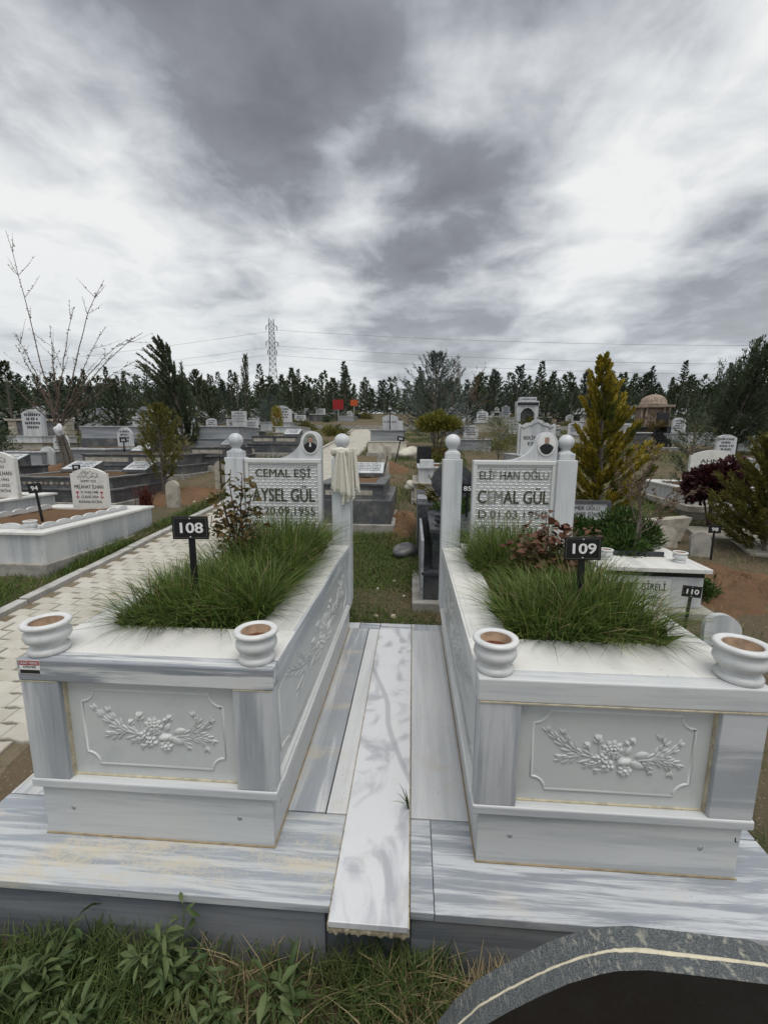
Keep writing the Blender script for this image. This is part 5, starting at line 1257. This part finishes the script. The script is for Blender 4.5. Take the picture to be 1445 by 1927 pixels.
# ------------------------------------------------------------------ conifers
def crown_arrays(h, rad, seed, nb=60, per=26, z0=.08, up_=.5, curve=.25, p=.9, spray=.16, sw=.28, jit=.10, lean=(0, 0), wind=(0, 0), droop=.0, top=.06, inner=.25, fan=.55, belly=None, lvar=(.72, 1.15), tip=.25):
    """branches round a trunk, each set with needle sprays. up_: rise of a branch per length, p: taper of the outline, wind: sweep of the branch tips"""
    r = np.random.default_rng(seed); B = nb
    u = np.linspace(0, 1, B)**.92; z = h*(z0+(1-z0-.01)*u); az = np.arange(B)*2.39996+r.normal(0, .35, B)
    shape = (1-u)**p if belly is None else np.interp(u, belly[0], belly[1])
    L = rad*np.maximum(top, shape)*r.uniform(*lvar, B)
    n = np.maximum(5, (per*np.maximum(.35, L/rad)).astype(int)); idx = np.repeat(np.arange(B), n); N = len(idx)
    t = inner+(1.02-inner)*r.uniform(0, 1, N)**.75
    H = np.stack([np.cos(az), np.sin(az)], 1)[idx]; Lr = L[idx]
    rise = (up_*(.55+.9*u)[idx])*Lr*t+curve*Lr*t*t-droop*Lr*t*t
    tz = z[idx]; tl = (tz/h)**1.6*h
    x = lean[0]*tl+H[:, 0]*Lr*t+wind[0]*Lr*t*t; y = lean[1]*tl+H[:, 1]*Lr*t+wind[1]*Lr*t*t
    P = np.stack([x, y, tz+rise], 1)+r.normal(0, 1, (N, 3))*(jit*(Lr*.8+.05*rad))[:, None]*np.array([1, 1, .75])
    D = np.stack([H[:, 0]+2*wind[0]*t, H[:, 1]+2*wind[1]*t, up_*(.55+.9*u)[idx]+2*(curve-droop)*t], 1)
    D = unit(D)+r.normal(0, fan, (N, 3)); Ls = spray*r.uniform(.6, 1.3, N)*(1-.25*t)
    V, F, T = diamonds(P, D, Ls, Ls*sw, r, sag=droop*.3)
    T = np.clip(T+tip*(t-.6), 0, 1)
    # short leader at the very top
    k = 14; Pt = np.stack([np.full(k, lean[0]*h)+r.normal(0, .01*h, k), np.full(k, lean[1]*h)+r.normal(0, .01*h, k), h*r.uniform(.93, 1.0, k)], 1)
    V2, F2, T2 = diamonds(Pt, np.tile([[lean[0]*.5, lean[1]*.5, 1.]], (k, 1))+r.normal(0, .25, (k, 3)), spray*r.uniform(.6, 1.1, k), spray*.25*np.ones(k), r)
    return np.concatenate([V, V2]), np.concatenate([F, F2+len(V)]), np.concatenate([T, T2]), (z, az, L, u)
def conifer(name, label, loc, h, rad, mat, seed, group=None, trunk_r=None, limbs=True, cat='tree', rz=0, **kw):
    e = empty(name, loc, rz, label, cat, group)
    V, F, T, (z, az, L, u) = crown_arrays(h, rad, seed, **kw)
    link('crown', np_mesh('crown', V, F, mat, T), e)
    tr = trunk_r or h*.018; ln = kw.get('lean', (0, 0)); m = MB()
    m.tube([(ln[0]*(q**1.6)*h, ln[1]*(q**1.6)*h, q*h-(.15 if q == 0 else 0)) for q in (0, .25, .5, .75, .97)], [tr, tr*.8, tr*.6, tr*.35, tr*.08], 7)
    if limbs:
        up__, cv, w_ = kw.get('up_', .5), kw.get('curve', .25)-kw.get('droop', 0), kw.get('wind', (0, 0))
        for i in range(0, len(z), 2):
            tl = (z[i]/h)**1.6*h; pts = []
            for t in (0, .35, .7, .95):
                pts.append((ln[0]*tl+math.cos(az[i])*L[i]*t+w_[0]*L[i]*t*t, ln[1]*tl+math.sin(az[i])*L[i]*t+w_[1]*L[i]*t*t, z[i]+up__*(.55+.9*u[i])*L[i]*t+cv*L[i]*t*t))
            m.tube(pts, [tr*.28, tr*.2, tr*.12, tr*.05], 4)
    m.build('trunk', M_wood, e)
    return e
def at(x, y): return (x, y, gz(y))
conifer('blue_cedar', 'large blue grey cedar with rising branches beyond the path', at(.85, 14.8), 3.35, 1.75, F_blue, 101, nb=120, per=130, z0=.04, up_=.75, curve=.25, p=.80, spray=.16, sw=.16, jit=.028, fan=.26)
conifer('windblown_cypress', 'dark wind bent cypress leaning over the grey graves', at(-8.15, 14.0), 3.7, 1.25, F_dark, 102, nb=95, per=260, z0=.03, up_=1.0, curve=.3, p=.62, spray=.14, sw=.24, jit=.03, fan=.26, lean=(-.17, 0), wind=(-.65, 0), lvar=(.55, 1.25), inner=.12, belly=((0, .25, .5, .75, 1), (.8, 1, .66, .32, .10)))
conifer('windblown_cypress', 'dark conifer leaning steeply towards the right edge', at(10.3, 13.7), 3.3, 1.3, F_dark, 103, nb=95, per=240, lvar=(.55, 1.25), inner=.12, z0=.08, up_=.95, curve=.35, p=.6, spray=.16, sw=.22, jit=.045, fan=.30, lean=(.27, 0), wind=(.6, 0), belly=((0, .3, .6, .85, 1), (.6, 1, .72, .38, .08)))
conifer('golden_thuja', 'golden green thuja standing behind the right white grave', at(2.74, 5.15), 2.36, .60, F_gold, 104, nb=95, per=330, z0=.02, up_=.95, curve=.30, p=.80, spray=.085, sw=.34, jit=.035, fan=.26, lean=(-.06, 0), lvar=(.6, 1.3), tip=.8, inner=.15)
conifer('young_thuja', 'small olive thuja in front of the dark granite graves', at(-4.85, 7.05), 1.72, .50, F_olive, 105, nb=60, per=90, z0=.16, up_=1.5, curve=.2, p=.65, spray=.10, sw=.24, jit=.07, fan=.35, belly=((0, .2, .5, .8, 1), (.55, 1, .7, .3, .05)))
conifer('slim_cypress', 'very slim dark cypress spire near the pylon', at(-8.3, 20.2), 3.75, .24, F_dark, 106, nb=110, per=26, z0=.02, up_=3.0, curve=.3, p=.35, spray=.14, sw=.22, jit=.10, fan=.25, lean=(.04, 0))
conifer('blue_cedar', 'small silvery cedar behind the white headstones left of the path', at(-8.1, 23.5), 1.9, 1.05, F_blue, 107, nb=60, per=70, z0=.05, up_=.6, curve=.3, p=.8, spray=.16, sw=.2, jit=.06, fan=.4)
conifer('grey_pine', 'thin grey green pine with visible trunk before the leaning conifer', at(5.0, 6.9), 1.75, .55, F_fir, 108, nb=50, per=60, z0=.12, up_=.5, curve=.2, p=.7, spray=.12, sw=.14, jit=.07, fan=.5)
conifer('spreading_cedar', 'wide dark green cedar beside the leaning conifer', at(11.2, 14.6), 2.2, 1.4, F_fir, 109, nb=80, per=140, z0=.08, up_=.35, curve=.2, p=.6, spray=.16, sw=.2, jit=.08, fan=.4)
conifer('edge_conifer', 'olive conifer with arching shoots cut by the right edge', at(4.32, 4.25), 1.35, .62, F_olive, 110, nb=130, per=220, z0=.0, up_=.55, curve=.35, p=.55, spray=.085, sw=.2, jit=.035, fan=.32, inner=.12)
conifer('edge_conifer', 'dark conifer branches low at the left edge below the cream wall', at(-12.2, 10.6), 1.15, .85, F_fir, 111, nb=50, per=70, z0=.1, up_=.4, curve=.2, p=.6, spray=.14, sw=.2, jit=.08, fan=.4)
F_feather = foliage('tamarisk', (.11, .125, .06), (.21, .22, .12), None, trans=.2)
conifer('feathery_tree', 'feathery pale green tamarisk beside the ornate pointed headstone', at(2.5, 11.4), 1.2, .8, F_feather, 112, nb=70, per=60, z0=.08, up_=.6, curve=.1, p=.4, spray=.15, sw=.09, jit=.12, fan=.6)
conifer('green_conifer', 'green conifer with loose arms behind the black granite grave', at(.52, 4.55), .98, .46, F_olive, 113, nb=46, per=60, z0=.1, up_=.35, curve=.15, p=.6, spray=.10, sw=.22, jit=.07, fan=.4)
conifer('thuja_bush', 'yellow thuja cone between the white graves left of the path', at(-6.3, 19.0), 1.25, .32, F_yel, 114, nb=60, per=50, z0=.02, up_=2.2, curve=.2, p=.45, spray=.10, sw=.3, jit=.08, fan=.3)
# rounded bushes
def bush(name, label, loc, rx, ry, rz_, mat, seed, n=5000, leaf=.05, sw=.4, cat='bush', zc_=None, group=None, stems=0, stem_h=0):
    r = np.random.default_rng(seed); e = empty(name, loc, 0, label, cat, group)
    k = 34; cc = unit(r.normal(0, 1, (k, 3)))*r.uniform(.35, .85, (k, 1)); cc[:, 2] = np.abs(cc[:, 2])*.95-.1; cr_ = r.uniform(.22, .42, k)
    j = r.integers(0, k, n); d_ = unit(r.normal(0, 1, (n, 3))); P = cc[j]+d_*(cr_[j]*r.uniform(.55, 1.05, n))[:, None]
    P = P*np.array([rx, ry, rz_]); P[:, 2] += (zc_ if zc_ is not None else 0); D = d_+np.array([0, 0, .45])+r.normal(0, .4, (n, 3)); L = leaf*r.uniform(.6, 1.3, n)
    k2 = P[:, 2] > -.02; P, D, L = P[k2], D[k2], L[k2]
    V, F, T = diamonds(P, D, L, L*sw, r); link('crown', np_mesh('crown', V, F, mat, T), e)
    m = MB()
    for i in range(max(stems, 3)):
        a = 2*PI*i/max(stems, 3); m.tube([(.02*math.cos(a), .02*math.sin(a), -.05), (rx*.25*math.cos(a), ry*.25*math.sin(a), (zc_ or 0)*.55+.05), (rx*.55*math.cos(a), ry*.55*math.sin(a), (zc_ or 0)+rz_*.45)], [.018, .013, .006], 5)
    m.build('stems', M_twig, e); return e
z11 = gz(2.9)+.36
bush('juniper', 'dense green juniper mound growing out of the box grave', (2.20, 3.35, z11), .42, .45, .40, F_jun, 121, 9000, .055, .3); bush('juniper', 'second green juniper mound nearer to the golden thuja', (1.98, 3.95, z11-.05), .42, .42, .34, F_jun, 122, 8000, .055, .3)
bush('leafy_bush', 'bright green bush behind the post of the right white grave', (.62, 3.75, gz(3.7)+.35), .34, .30, .48, F_jun, 123, 4200, .07, .4)
bush('plum_bush', 'dark red leaved bush in front of the white tulip grave', (4.42, 5.35, gz(5.35)), .46, .38, .52, F_plum, 124, 5200, .075, .65, zc_=.62, stems=5)
F_yg = foliage('bush_yellowgreen', (.11, .12, .022), (.24, .22, .04), None, trans=.2)
bush('golden_bush', 'yellow green bush on bare stems in front of the blue cedar', (.86, 12.9, gz(12.9)), .72, .55, .45, F_yg, 125, 4500, .12, .28, zc_=1.05, stems=8)
bush('dry_bush', 'brown withered bush at the foot of the yellow green bush', (.75, 11.9, gz(11.9)), .55, .45, .5, F_rose, 126, 2000, .1, .5)
bush('small_bush', 'green conifer shoots left of the ball topped post of the right grave', (.55, 9.6, gz(9.6)), .4, .4, .6, F_olive, 127, 2200, .10, .25)
bush('green_bush', 'small green bush on the soil beside grave 110', (2.70, 2.95, gz(2.95)), .22, .22, .26, F_jun, 128, 1500, .06, .3)
def upright_tuft(name, label, x, y, h, n, mat, seed, w=.012):
    r = np.random.default_rng(seed); P = np.stack([x+r.normal(0, .05, n), y+r.normal(0, .05, n), np.full(n, gz(y))], 1); V, F, T = blades(P, h*r.uniform(.6, 1.1, n), r.uniform(.05, .5, n), np.full(n, w), r); o = link(name, np_mesh(name, V, F, mat, T)); tag(o, label, 'plant'); return o
F_redg = foliage('red_leaves', (.07, .02, .02), (.16, .05, .04), None)
upright_tuft('red_tuft', 'dark red upright tuft between the headstone of grave 94 and a footstone', -4.62, 6.1, .46, 130, F_redg, 131, .016); upright_tuft('red_tuft', 'thin dark red shrub behind the left edge headstone', -6.9, 6.3, .6, 90, F_redg, 132, .014)
for i, (x, y, s, mt, lab) in enumerate(((-5.6, 7.9, .34, F_rose, 'brownish shrub in front of the wide dark grave'), (-5.9, 12.9, .5, F_fir, 'green shrub between the grey carved grave and dark double grave'), (-4.3, 14.8, .45, F_rose, 'small rose shrub above the dark double grave'), (-6.0, 22.8, .75, F_olive, 'olive bush beyond the flag headstone'), (-2.9-.9, 20.5, .7, F_olive, 'olive bush at the side of the upper path'), (-9.2, 12.9, .55, F_fir, 'green shrub on the large grey grave'), (3.2, 15.5, .5, F_yg, 'yellow green shrub on the right hand slope'), (4.4, 17.5, .6, F_yg, 'yellow shrub near the portal tomb'), (6.2, 13.2, .6, F_jun, 'green shrub above the golden thuja'), (-9.3, 17.5, .6, F_yg, 'yellowish shrub behind the grey carved grave'), (-8.8, 9.8, .4, F_jun, 'green shrub at the foot of the bare tree'))):
    bush('shrub', lab, at(x, y), s, s, s*.9, mt, 140+i, 1300, s*.16, .45)

# ------------------------------------------------------------------ bare trees
def branchy(mb, buds, r, p, d_, L, rad, depth, maxd, spread, upb, n=5):
    k = 5; pts = [p.copy()]; dd = d_.copy()
    for i in range(k):
        dd = dd+Vector((r.gauss(0, .07), r.gauss(0, .07), upb)); dd.normalize(); pts.append(pts[-1]+dd*L/k)
    mb.tube(pts, [rad*(1-.5*i/k) for i in range(k+1)], n if depth < 2 else 4)
    if depth >= maxd-1:
        for i in range(14):
            q = pts[1+int(r.random()*k*.999)]; t = r.random(); b_ = pts[1+int(t*(k-.001))]; a = pts[int(t*(k-.001))]; f = r.random(); buds.append((a.lerp(b_, f), (dd+Vector((r.gauss(0, .8), r.gauss(0, .8), r.gauss(0, .6)))).normalized()))
    if depth >= maxd: return
    for i in range(r.choice((2, 3, 3))):
        q = pts[2+int(r.random()*(k-1.001))] if i else pts[-1]
        a = r.uniform(0, 2*PI); v = Vector((math.cos(a), math.sin(a), 0)); nd = (dd+v*spread*r.uniform(.5, 1.1)).normalized()
        branchy(mb, buds, r, q, nd, L*r.uniform(.55, .85), rad*.52, depth+1, maxd, spread, upb, n)
def bare_tree(name, label, loc, limbs, maxd, seed, trunks, spread=.55, bud=.03, upb=.03, cat='tree'):
    e = empty(name, loc, 0, label, cat); r = random.Random(seed); m = MB(); buds = []
    for pts, rad in trunks: m.tube(pts, rad, 9)
    m.build('trunk', M_wood, e); m = MB()
    for (p, d_, L, rad) in limbs: branchy(m, buds, r, Vector(p), Vector(d_).normalized(), L, rad, 0, maxd, spread, upb)
    m.build('branches', M_twig, e)
    if buds:
        g = np.random.default_rng(seed); P = np.array([tuple(b_[0]) for b_ in buds]); D = np.array([tuple(b_[1]) for b_ in buds]); L = bud*g.uniform(.6, 1.2, len(P)); V, F, T = diamonds(P, D, L, L*.5, g); link('buds', np_mesh('buds', V, F, F_bud, T), e)['kind'] = 'stuff'
    return e
def fruit_tree():
    e = empty('bare_tree', at(-8.55, 9.2), 0, 'leafless fruit tree with long budding shoots, white bag tied to its trunk', 'tree'); r = random.Random(6); m = MB()
    for pts, rad in (([(.0, 0, -.1), (-.06, 0, .45), (-.16, 0, .95), (-.24, 0, 1.35)], [.06, .05, .042, .034]), ([(.10, .03, -.1), (.03, .02, .5), (-.10, .02, .95), (-.20, .02, 1.3)], [.05, .042, .036, .03]), ([(-.12, -.05, -.1), (-.16, -.03, .5), (-.24, 0, .9), (-.30, 0, 1.15)], [.04, .032, .028, .024])): m.tube(pts, rad, 9)
    m.build('trunk', M_wood, e); PB, DB = [], []
    def buds(pts, n, s0=.25):
        for _ in range(n):
            t = r.uniform(s0, .999)*(len(pts)-1); i = int(t); q = pts[i].lerp(pts[i+1], t-i); PB.append(tuple(q)); DB.append((r.gauss(0, 1), r.gauss(0, 1), r.gauss(.5, .7)))
    for (x, z, dy, rad) in ((-1.35, 3.48, .3, .017), (-1.51, 2.6, -.4, .015), (.22, 4.1, .4, .018), (1.47, 4.5, -.2, .019), (2.03, 3.48, .2, .018), (2.13, 3.16, -.5, .016), (1.24, 2.47, .5, .013), (-.78, 3.1, -.3, .014), (.85, 3.73, .6, .015), (-.57, 3.73, .5, .015), (-.95, 5.7, 0, .017), (1.5, 2.9, .7, .012), (-1.0, 2.2, .6, .012), (.5, 2.9, -.7, .012)):
        m = MB(); b = Vector((r.uniform(-.30, -.16), r.uniform(-.03, .03), r.uniform(1.0, 1.35))); tip = Vector((x, dy, z)); k = 9; pts = []
        for i in range(k+1):
            t = i/k; p = b.lerp(tip, t); p.x += (b.x-p.x)*.22*(1-t)*2*t; p.z += .10*(z-1)*t*(1-t)*(1 if abs(x) > 1 else .3); pts.append(p+Vector((r.gauss(0, .015), r.gauss(0, .015), r.gauss(0, .01))))
        m.tube(pts, [rad*(1-.78*i/k) for i in range(k+1)], 5); buds(pts, 60)
        for q in range(7):
            i = r.randint(2, k-1); d_ = (pts[i+1]-pts[i]).normalized()+Vector((r.gauss(0, .55), r.gauss(0, .55), r.gauss(0, .3))); L = r.uniform(.12, .5); tw = [pts[i], pts[i]+d_*L*.5, pts[i]+d_*L+Vector((0, 0, .04))]; m.tube(tw, [rad*.32, rad*.22, rad*.1], 4); buds(tw, 7, .1)
        m.build('branch', M_twig, e)
    g = np.random.default_rng(4); P, D = np.array(PB), np.array(DB); L = .045*g.uniform(.6, 1.3, len(P)); V, F, T = diamonds(P, D, L, L*.5, g); link('buds', np_mesh('buds', V, F, F_bud, T), e)['kind'] = 'stuff'
fruit_tree()
def bag():
    r = random.Random(4); bm = bmesh.new(); bmesh.ops.create_icosphere(bm, subdivisions=3, radius=1)
    for v in bm.verts: n_ = 1+.25*math.sin(5*v.co.x+3*v.co.z)*math.sin(4*v.co.y)+r.uniform(-.08, .08); v.co = Vector((v.co.x*.11*n_, v.co.y*.08*n_, v.co.z*.14*n_+(.05*v.co.x if v.co.z > 0 else 0)))
    m = MB(); m.bm(bm, 0, True); o = m.build('plastic_bag', M_bag, None, (-8.60, 9.02, gz(9.2)+1.12)); tag(o, 'white plastic bag tied to the trunk of the bare tree', 'bag')
bag()
bare_tree('bare_sapling', 'bare sapling with withered twigs tied to a stake beside sign 97', at(2.18, 3.05), [((.03, 0, .62), (-.45, 0, 1), .26, .008), ((.04, 0, .66), (.1, .1, 1), .34, .009), ((.04, 0, .60), (.55, 0, .9), .30, .008), ((.03, 0, .55), (.8, 0, .6), .28, .006), ((.02, 0, .7), (-.15, -.1, 1), .34, .007)], 2, 8, [([(-.02, 0, -.1), (.0, 0, .35), (.03, 0, .70)], [.020, .017, .012]), ([(.02, .02, -.1), (.05, .02, .4), (.06, .02, .68)], [.016, .014, .010])], spread=.6, bud=.035, upb=.02)
bare_tree('bare_tree', 'greyish leafless tree beside the blue cedar on the skyline', at(2.4, 20.5), [((0, 0, .8), (-.5, 0, 1), 1.0, .02), ((0, 0, .9), (.4, 0, 1), 1.0, .02), ((0, 0, 1.0), (0, .2, 1), 1.1, .02), ((0, 0, .8), (.9, 0, .7), .8, .018), ((0, 0, .8), (-.9, 0, .7), .8, .018)], 3, 12, [([(0, 0, -.1), (0, 0, .5), (.02, 0, 1.0)], [.05, .04, .03])], spread=.6, bud=.07)

# ------------------------------------------------------------------ tree belt on the skyline
F_bluedk = foliage('needles_blue_dark', (.035, .052, .042), (.085, .105, .088), None, trans=.1)
BELT = [(5.2, 1.7, F_fir, dict(nb=64, per=70, up_=.40, curve=.18, p=1.0, spray=.30, sw=.30, jit=.03, fan=.28, z0=.02, top=.03, inner=.1)), (4.7, 1.9, F_dark, dict(nb=56, per=80, up_=.75, curve=.25, p=.9, spray=.32, sw=.26, jit=.03, fan=.24, z0=.02, top=.03, inner=.1)),
        (5.8, 1.3, F_dark, dict(nb=72, per=54, up_=.30, curve=.12, p=1.05, spray=.26, sw=.32, jit=.03, fan=.3, z0=.02, top=.03, inner=.1)), (4.9, 1.9, F_bluedk, dict(nb=60, per=76, up_=.55, curve=.25, p=.95, spray=.30, sw=.26, jit=.03, fan=.26, z0=.02, top=.03, inner=.1)),
        (5.2, .95, F_dark, dict(nb=70, per=44, up_=1.1, curve=.2, p=.85, spray=.28, sw=.3, jit=.04, fan=.28, z0=.02, top=.04, inner=.1)), (4.3, 2.3, F_fir, dict(nb=56, per=90, up_=.35, curve=.3, p=.75, spray=.32, sw=.28, jit=.035, fan=.3, z0=.03, top=.03, inner=.1))]
BLAB = ['broad green fir', 'dark rising cedar', 'slender dark fir', 'bluish cedar', 'narrow dark cypress', 'low wide conifer']
bp = [conifer('belt_conifer', BLAB[k], (0, 0, 0), h_, r2, mt, 200+k, limbs=False, **kw) for k, (h_, r2, mt, kw) in enumerate(BELT)]; ub = [False]*6
rb = random.Random(5); pos = []
for (yy, step, x0, x1) in ((40, 3.4, -46, 46), (45, 2.6, -52, 52), (50, 2.4, -58, 56), (56, 2.4, -64, 62)):
    x = x0
    while x < x1: pos.append((x+rb.uniform(-1, 1), yy+rb.uniform(-2, 2))); x += step*rb.uniform(.7, 1.3)
pos = [(x, y) for x, y in pos if not (abs(x+3.5) < 2.6 and y < 48)]
pos += [(-17, 20), (-19.5, 22), (-21, 19), (-15, 23), (-12.3, 24.5), (-23.5, 24), (-26, 22), (-13.5, 28), (-17.5, 27), (-21.5, 29), (-10.8, 30), (15.5, 26), (17.2, 27.5), (19.5, 25.5), (22.5, 27), (10.4, 28.5), (9.2, 30), (14, 30), (21.5, 30), (25, 29), (5.2, 31), (8, 34), (-18, 17.5), (-22, 16.5), (-24.5, 18.5), (-14.4, 19.5), (-12.6, 20.5), (-16, 21.5), (-20, 25), (-11, 26), (-9.5, 28), (-14.8, 25.6), (11.6, 26.5), (12.8, 28.4), (16.2, 24.2), (18.4, 23), (20.8, 22.5), (23.5, 24), (16.5, 19), (18.8, 20), (3.6, 28), (2.0, 30), (.6, 32.5), (4.5, 35), (-8.6, 33), (-11.5, 35), (-6.8, 37), (-13, 38), (-16.5, 34), (1.5, 38), (6, 39)]
for (x, y) in pos:
    k = rb.choice((0, 0, 1, 1, 2, 2, 3, 3, 4, 5))
    near = y < 40; s_ = rb.uniform(.66, 1.06)*(.66 if near else .95)
    if not ub[k]: o = bp[k]; ub[k] = True
    else: o = copy_tree(bp[k])
    o.location = at(x, y); o.rotation_euler = (rb.gauss(0, .03), rb.gauss(0, .03), rb.uniform(0, 6.28)); o.scale = (s_*rb.uniform(.95, 1.3),)*2+(s_,); tag(o, BLAB[k]+(' in the front of the skyline wood ' if near else (' in the skyline wood ' if y < 48 else ' deep in the skyline wood '))+place_words(x, y), 'tree', 'conifers of the skyline wood')
# farther rows of the wood, too far to tell single trees apart
def far_wood():
    r = np.random.default_rng(66); V_, F_, T_ = [], [], []; off = 0
    pro = [crown_arrays(5.2, 1.5, 300+k, nb=34, per=16, up_=.45, curve=.2, p=(1.0, .9, 1.1, .8)[k], spray=.55, sw=.36, jit=.04, fan=.3, z0=.0, top=.04, inner=.1)[:3] for k in range(4)]
    for yy, step in ((62, 1.7), (68, 1.7), (75, 1.8), (84, 1.9), (96, 2.1)):
        x = -yy*1.15
        while x < yy*1.1:
            v, f, t_ = pro[r.integers(0, 4)]; s_ = r.uniform(.62, 1.1); a = r.uniform(0, 6.28); ca, sa = math.cos(a), math.sin(a); y = yy+r.uniform(-2, 2)
            q = np.stack([(v[:, 0]*ca-v[:, 1]*sa)*s_*1.15+x, (v[:, 0]*sa+v[:, 1]*ca)*s_*1.15+y, v[:, 2]*s_+gz(y)], 1)
            V_.append(q); F_.append(f+off); T_.append(t_); off += len(q); x += step*r.uniform(.6, 1.4)
    o = link('far_wood', np_mesh('far_wood', np.concatenate(V_), np.concatenate(F_), F_fir, np.concatenate(T_))); tag(o, 'dense dark conifer wood closing the horizon behind the graves', 'wood', kind='stuff')
far_wood()
# small shrubs scattered between the far graves
rs = random.Random(31); sp = [bush('far_shrub', 'x', (0, 0, 0), .55, .55, .6, mt, 180+i, 700, .13, .45) for i, mt in enumerate((F_fir, F_olive, F_yg, F_rose))]; us = [0]*4
SL = ['small dark green shrub', 'small olive shrub', 'small yellow green shrub', 'small brownish shrub']
for i in range(64):
    y = rs.uniform(14, 38); x = rs.choice((-1, 1))*rs.uniform(2.6, 8+y*.65)
    if -3.9 < x < -1.5: continue
    k = rs.choice((0, 0, 1, 1, 2, 3)); o = sp[k] if not us[k] else copy_tree(sp[k]); us[k] = 1
    o.location = at(x, y); q = rs.uniform(.6, 1.3); o.scale = (q, q, q*rs.uniform(.8, 1.4)); o.rotation_euler = (0, 0, rs.uniform(0, 6)); tag(o, SL[k]+' '+depth_words(y)+' '+place_words(x, y), 'shrub', 'shrubs between the far graves')
# house roof between the trees
def house():
    e = empty('far_house', at(-60, 120), .2, 'beige box shaped house top among the far trees', 'building'); box('wall', M_bgcream, -1.6, 1.6, -1, 1, 0, 9.8, e, .02); box('roof', M_conc, -1.8, 1.8, -1.2, 1.2, 9.8, 10.0, e, .02); box('upper_room', M_bgcream, -1.2, .4, -.8, .8, 10, 10.9, e, .02)
    for x in (-.9, .5): box('window', M_dgran, x-.35, x+.35, -1.02, -1.0, 8.3, 9.2, e)
house()
# ------------------------------------------------------------------ pylon and power lines
def pylon():
    x, y = -52, 160; z0 = gz(y); H = 36; e = empty('pylon', (x, y, z0), .3, 'steel lattice power pylon above the tree line', 'pylon')
    def hw(z): return np.interp(z, (0, 20, 36), (2.6, 1.15, .85))
    m = MB()
    for sx in (-1, 1):
        for sy in (-1, 1): m.tube([(sx*hw(z), sy*hw(z), z) for z in (0, 20, 36)], .13, 4)
    m.build('legs', M_steel, e); m = MB(); z = 6
    while z < 35.5:
        dz = hw(z)*1.7
        for s_ in (-1, 1):
            a, b_ = hw(z), hw(min(36, z+dz)); z2 = min(36, z+dz)
            m.tube([(-a, s_*a, z), (b_, s_*b_, z2)], .07, 3); m.tube([(a, s_*a, z), (-b_, s_*b_, z2)], .07, 3); m.tube([(s_*a, -a, z), (s_*b_, b_, z2)], .07, 3); m.tube([(-a, s_*a, z), (a, s_*a, z)], .07, 3)
        z += dz
    m.build('bracing', M_steel, e)
    for zz, L in ((33.5, 1.9), (28.0, 2.1), (25, 1.6)):
        m = MB()
        for s_ in (-1, 1): m.tube([(s_*.8, 0, zz+.8), (s_*L, 0, zz), (s_*.8, 0, zz)], .12, 4); m.tube([(s_*L, 0, zz), (s_*L, 0, zz-1.3)], .16, 5)
        m.build('cross_arm', M_steel, e)
    for k, (zz, L) in enumerate(((33.5, 1.9), (28.0, 2.1), (25, -1.6))):
        m = MB(); pts = []
        for i in range(41):
            t = -1+2*i/40; xx = x+t*260+L; pts.append((xx, y-t*30, z0+zz-1.3-(8*(t if abs(t) < 1 else 1)**2 if False else 26*abs(t)*(1.0-abs(t)*.55))))
        m.tube(pts, .045, 3); o = m.build('power_line', M_steel); tag(o, ('top', 'middle', 'lowest')[k]+' power line strung from the pylon across the sky', 'power line')
pylon()
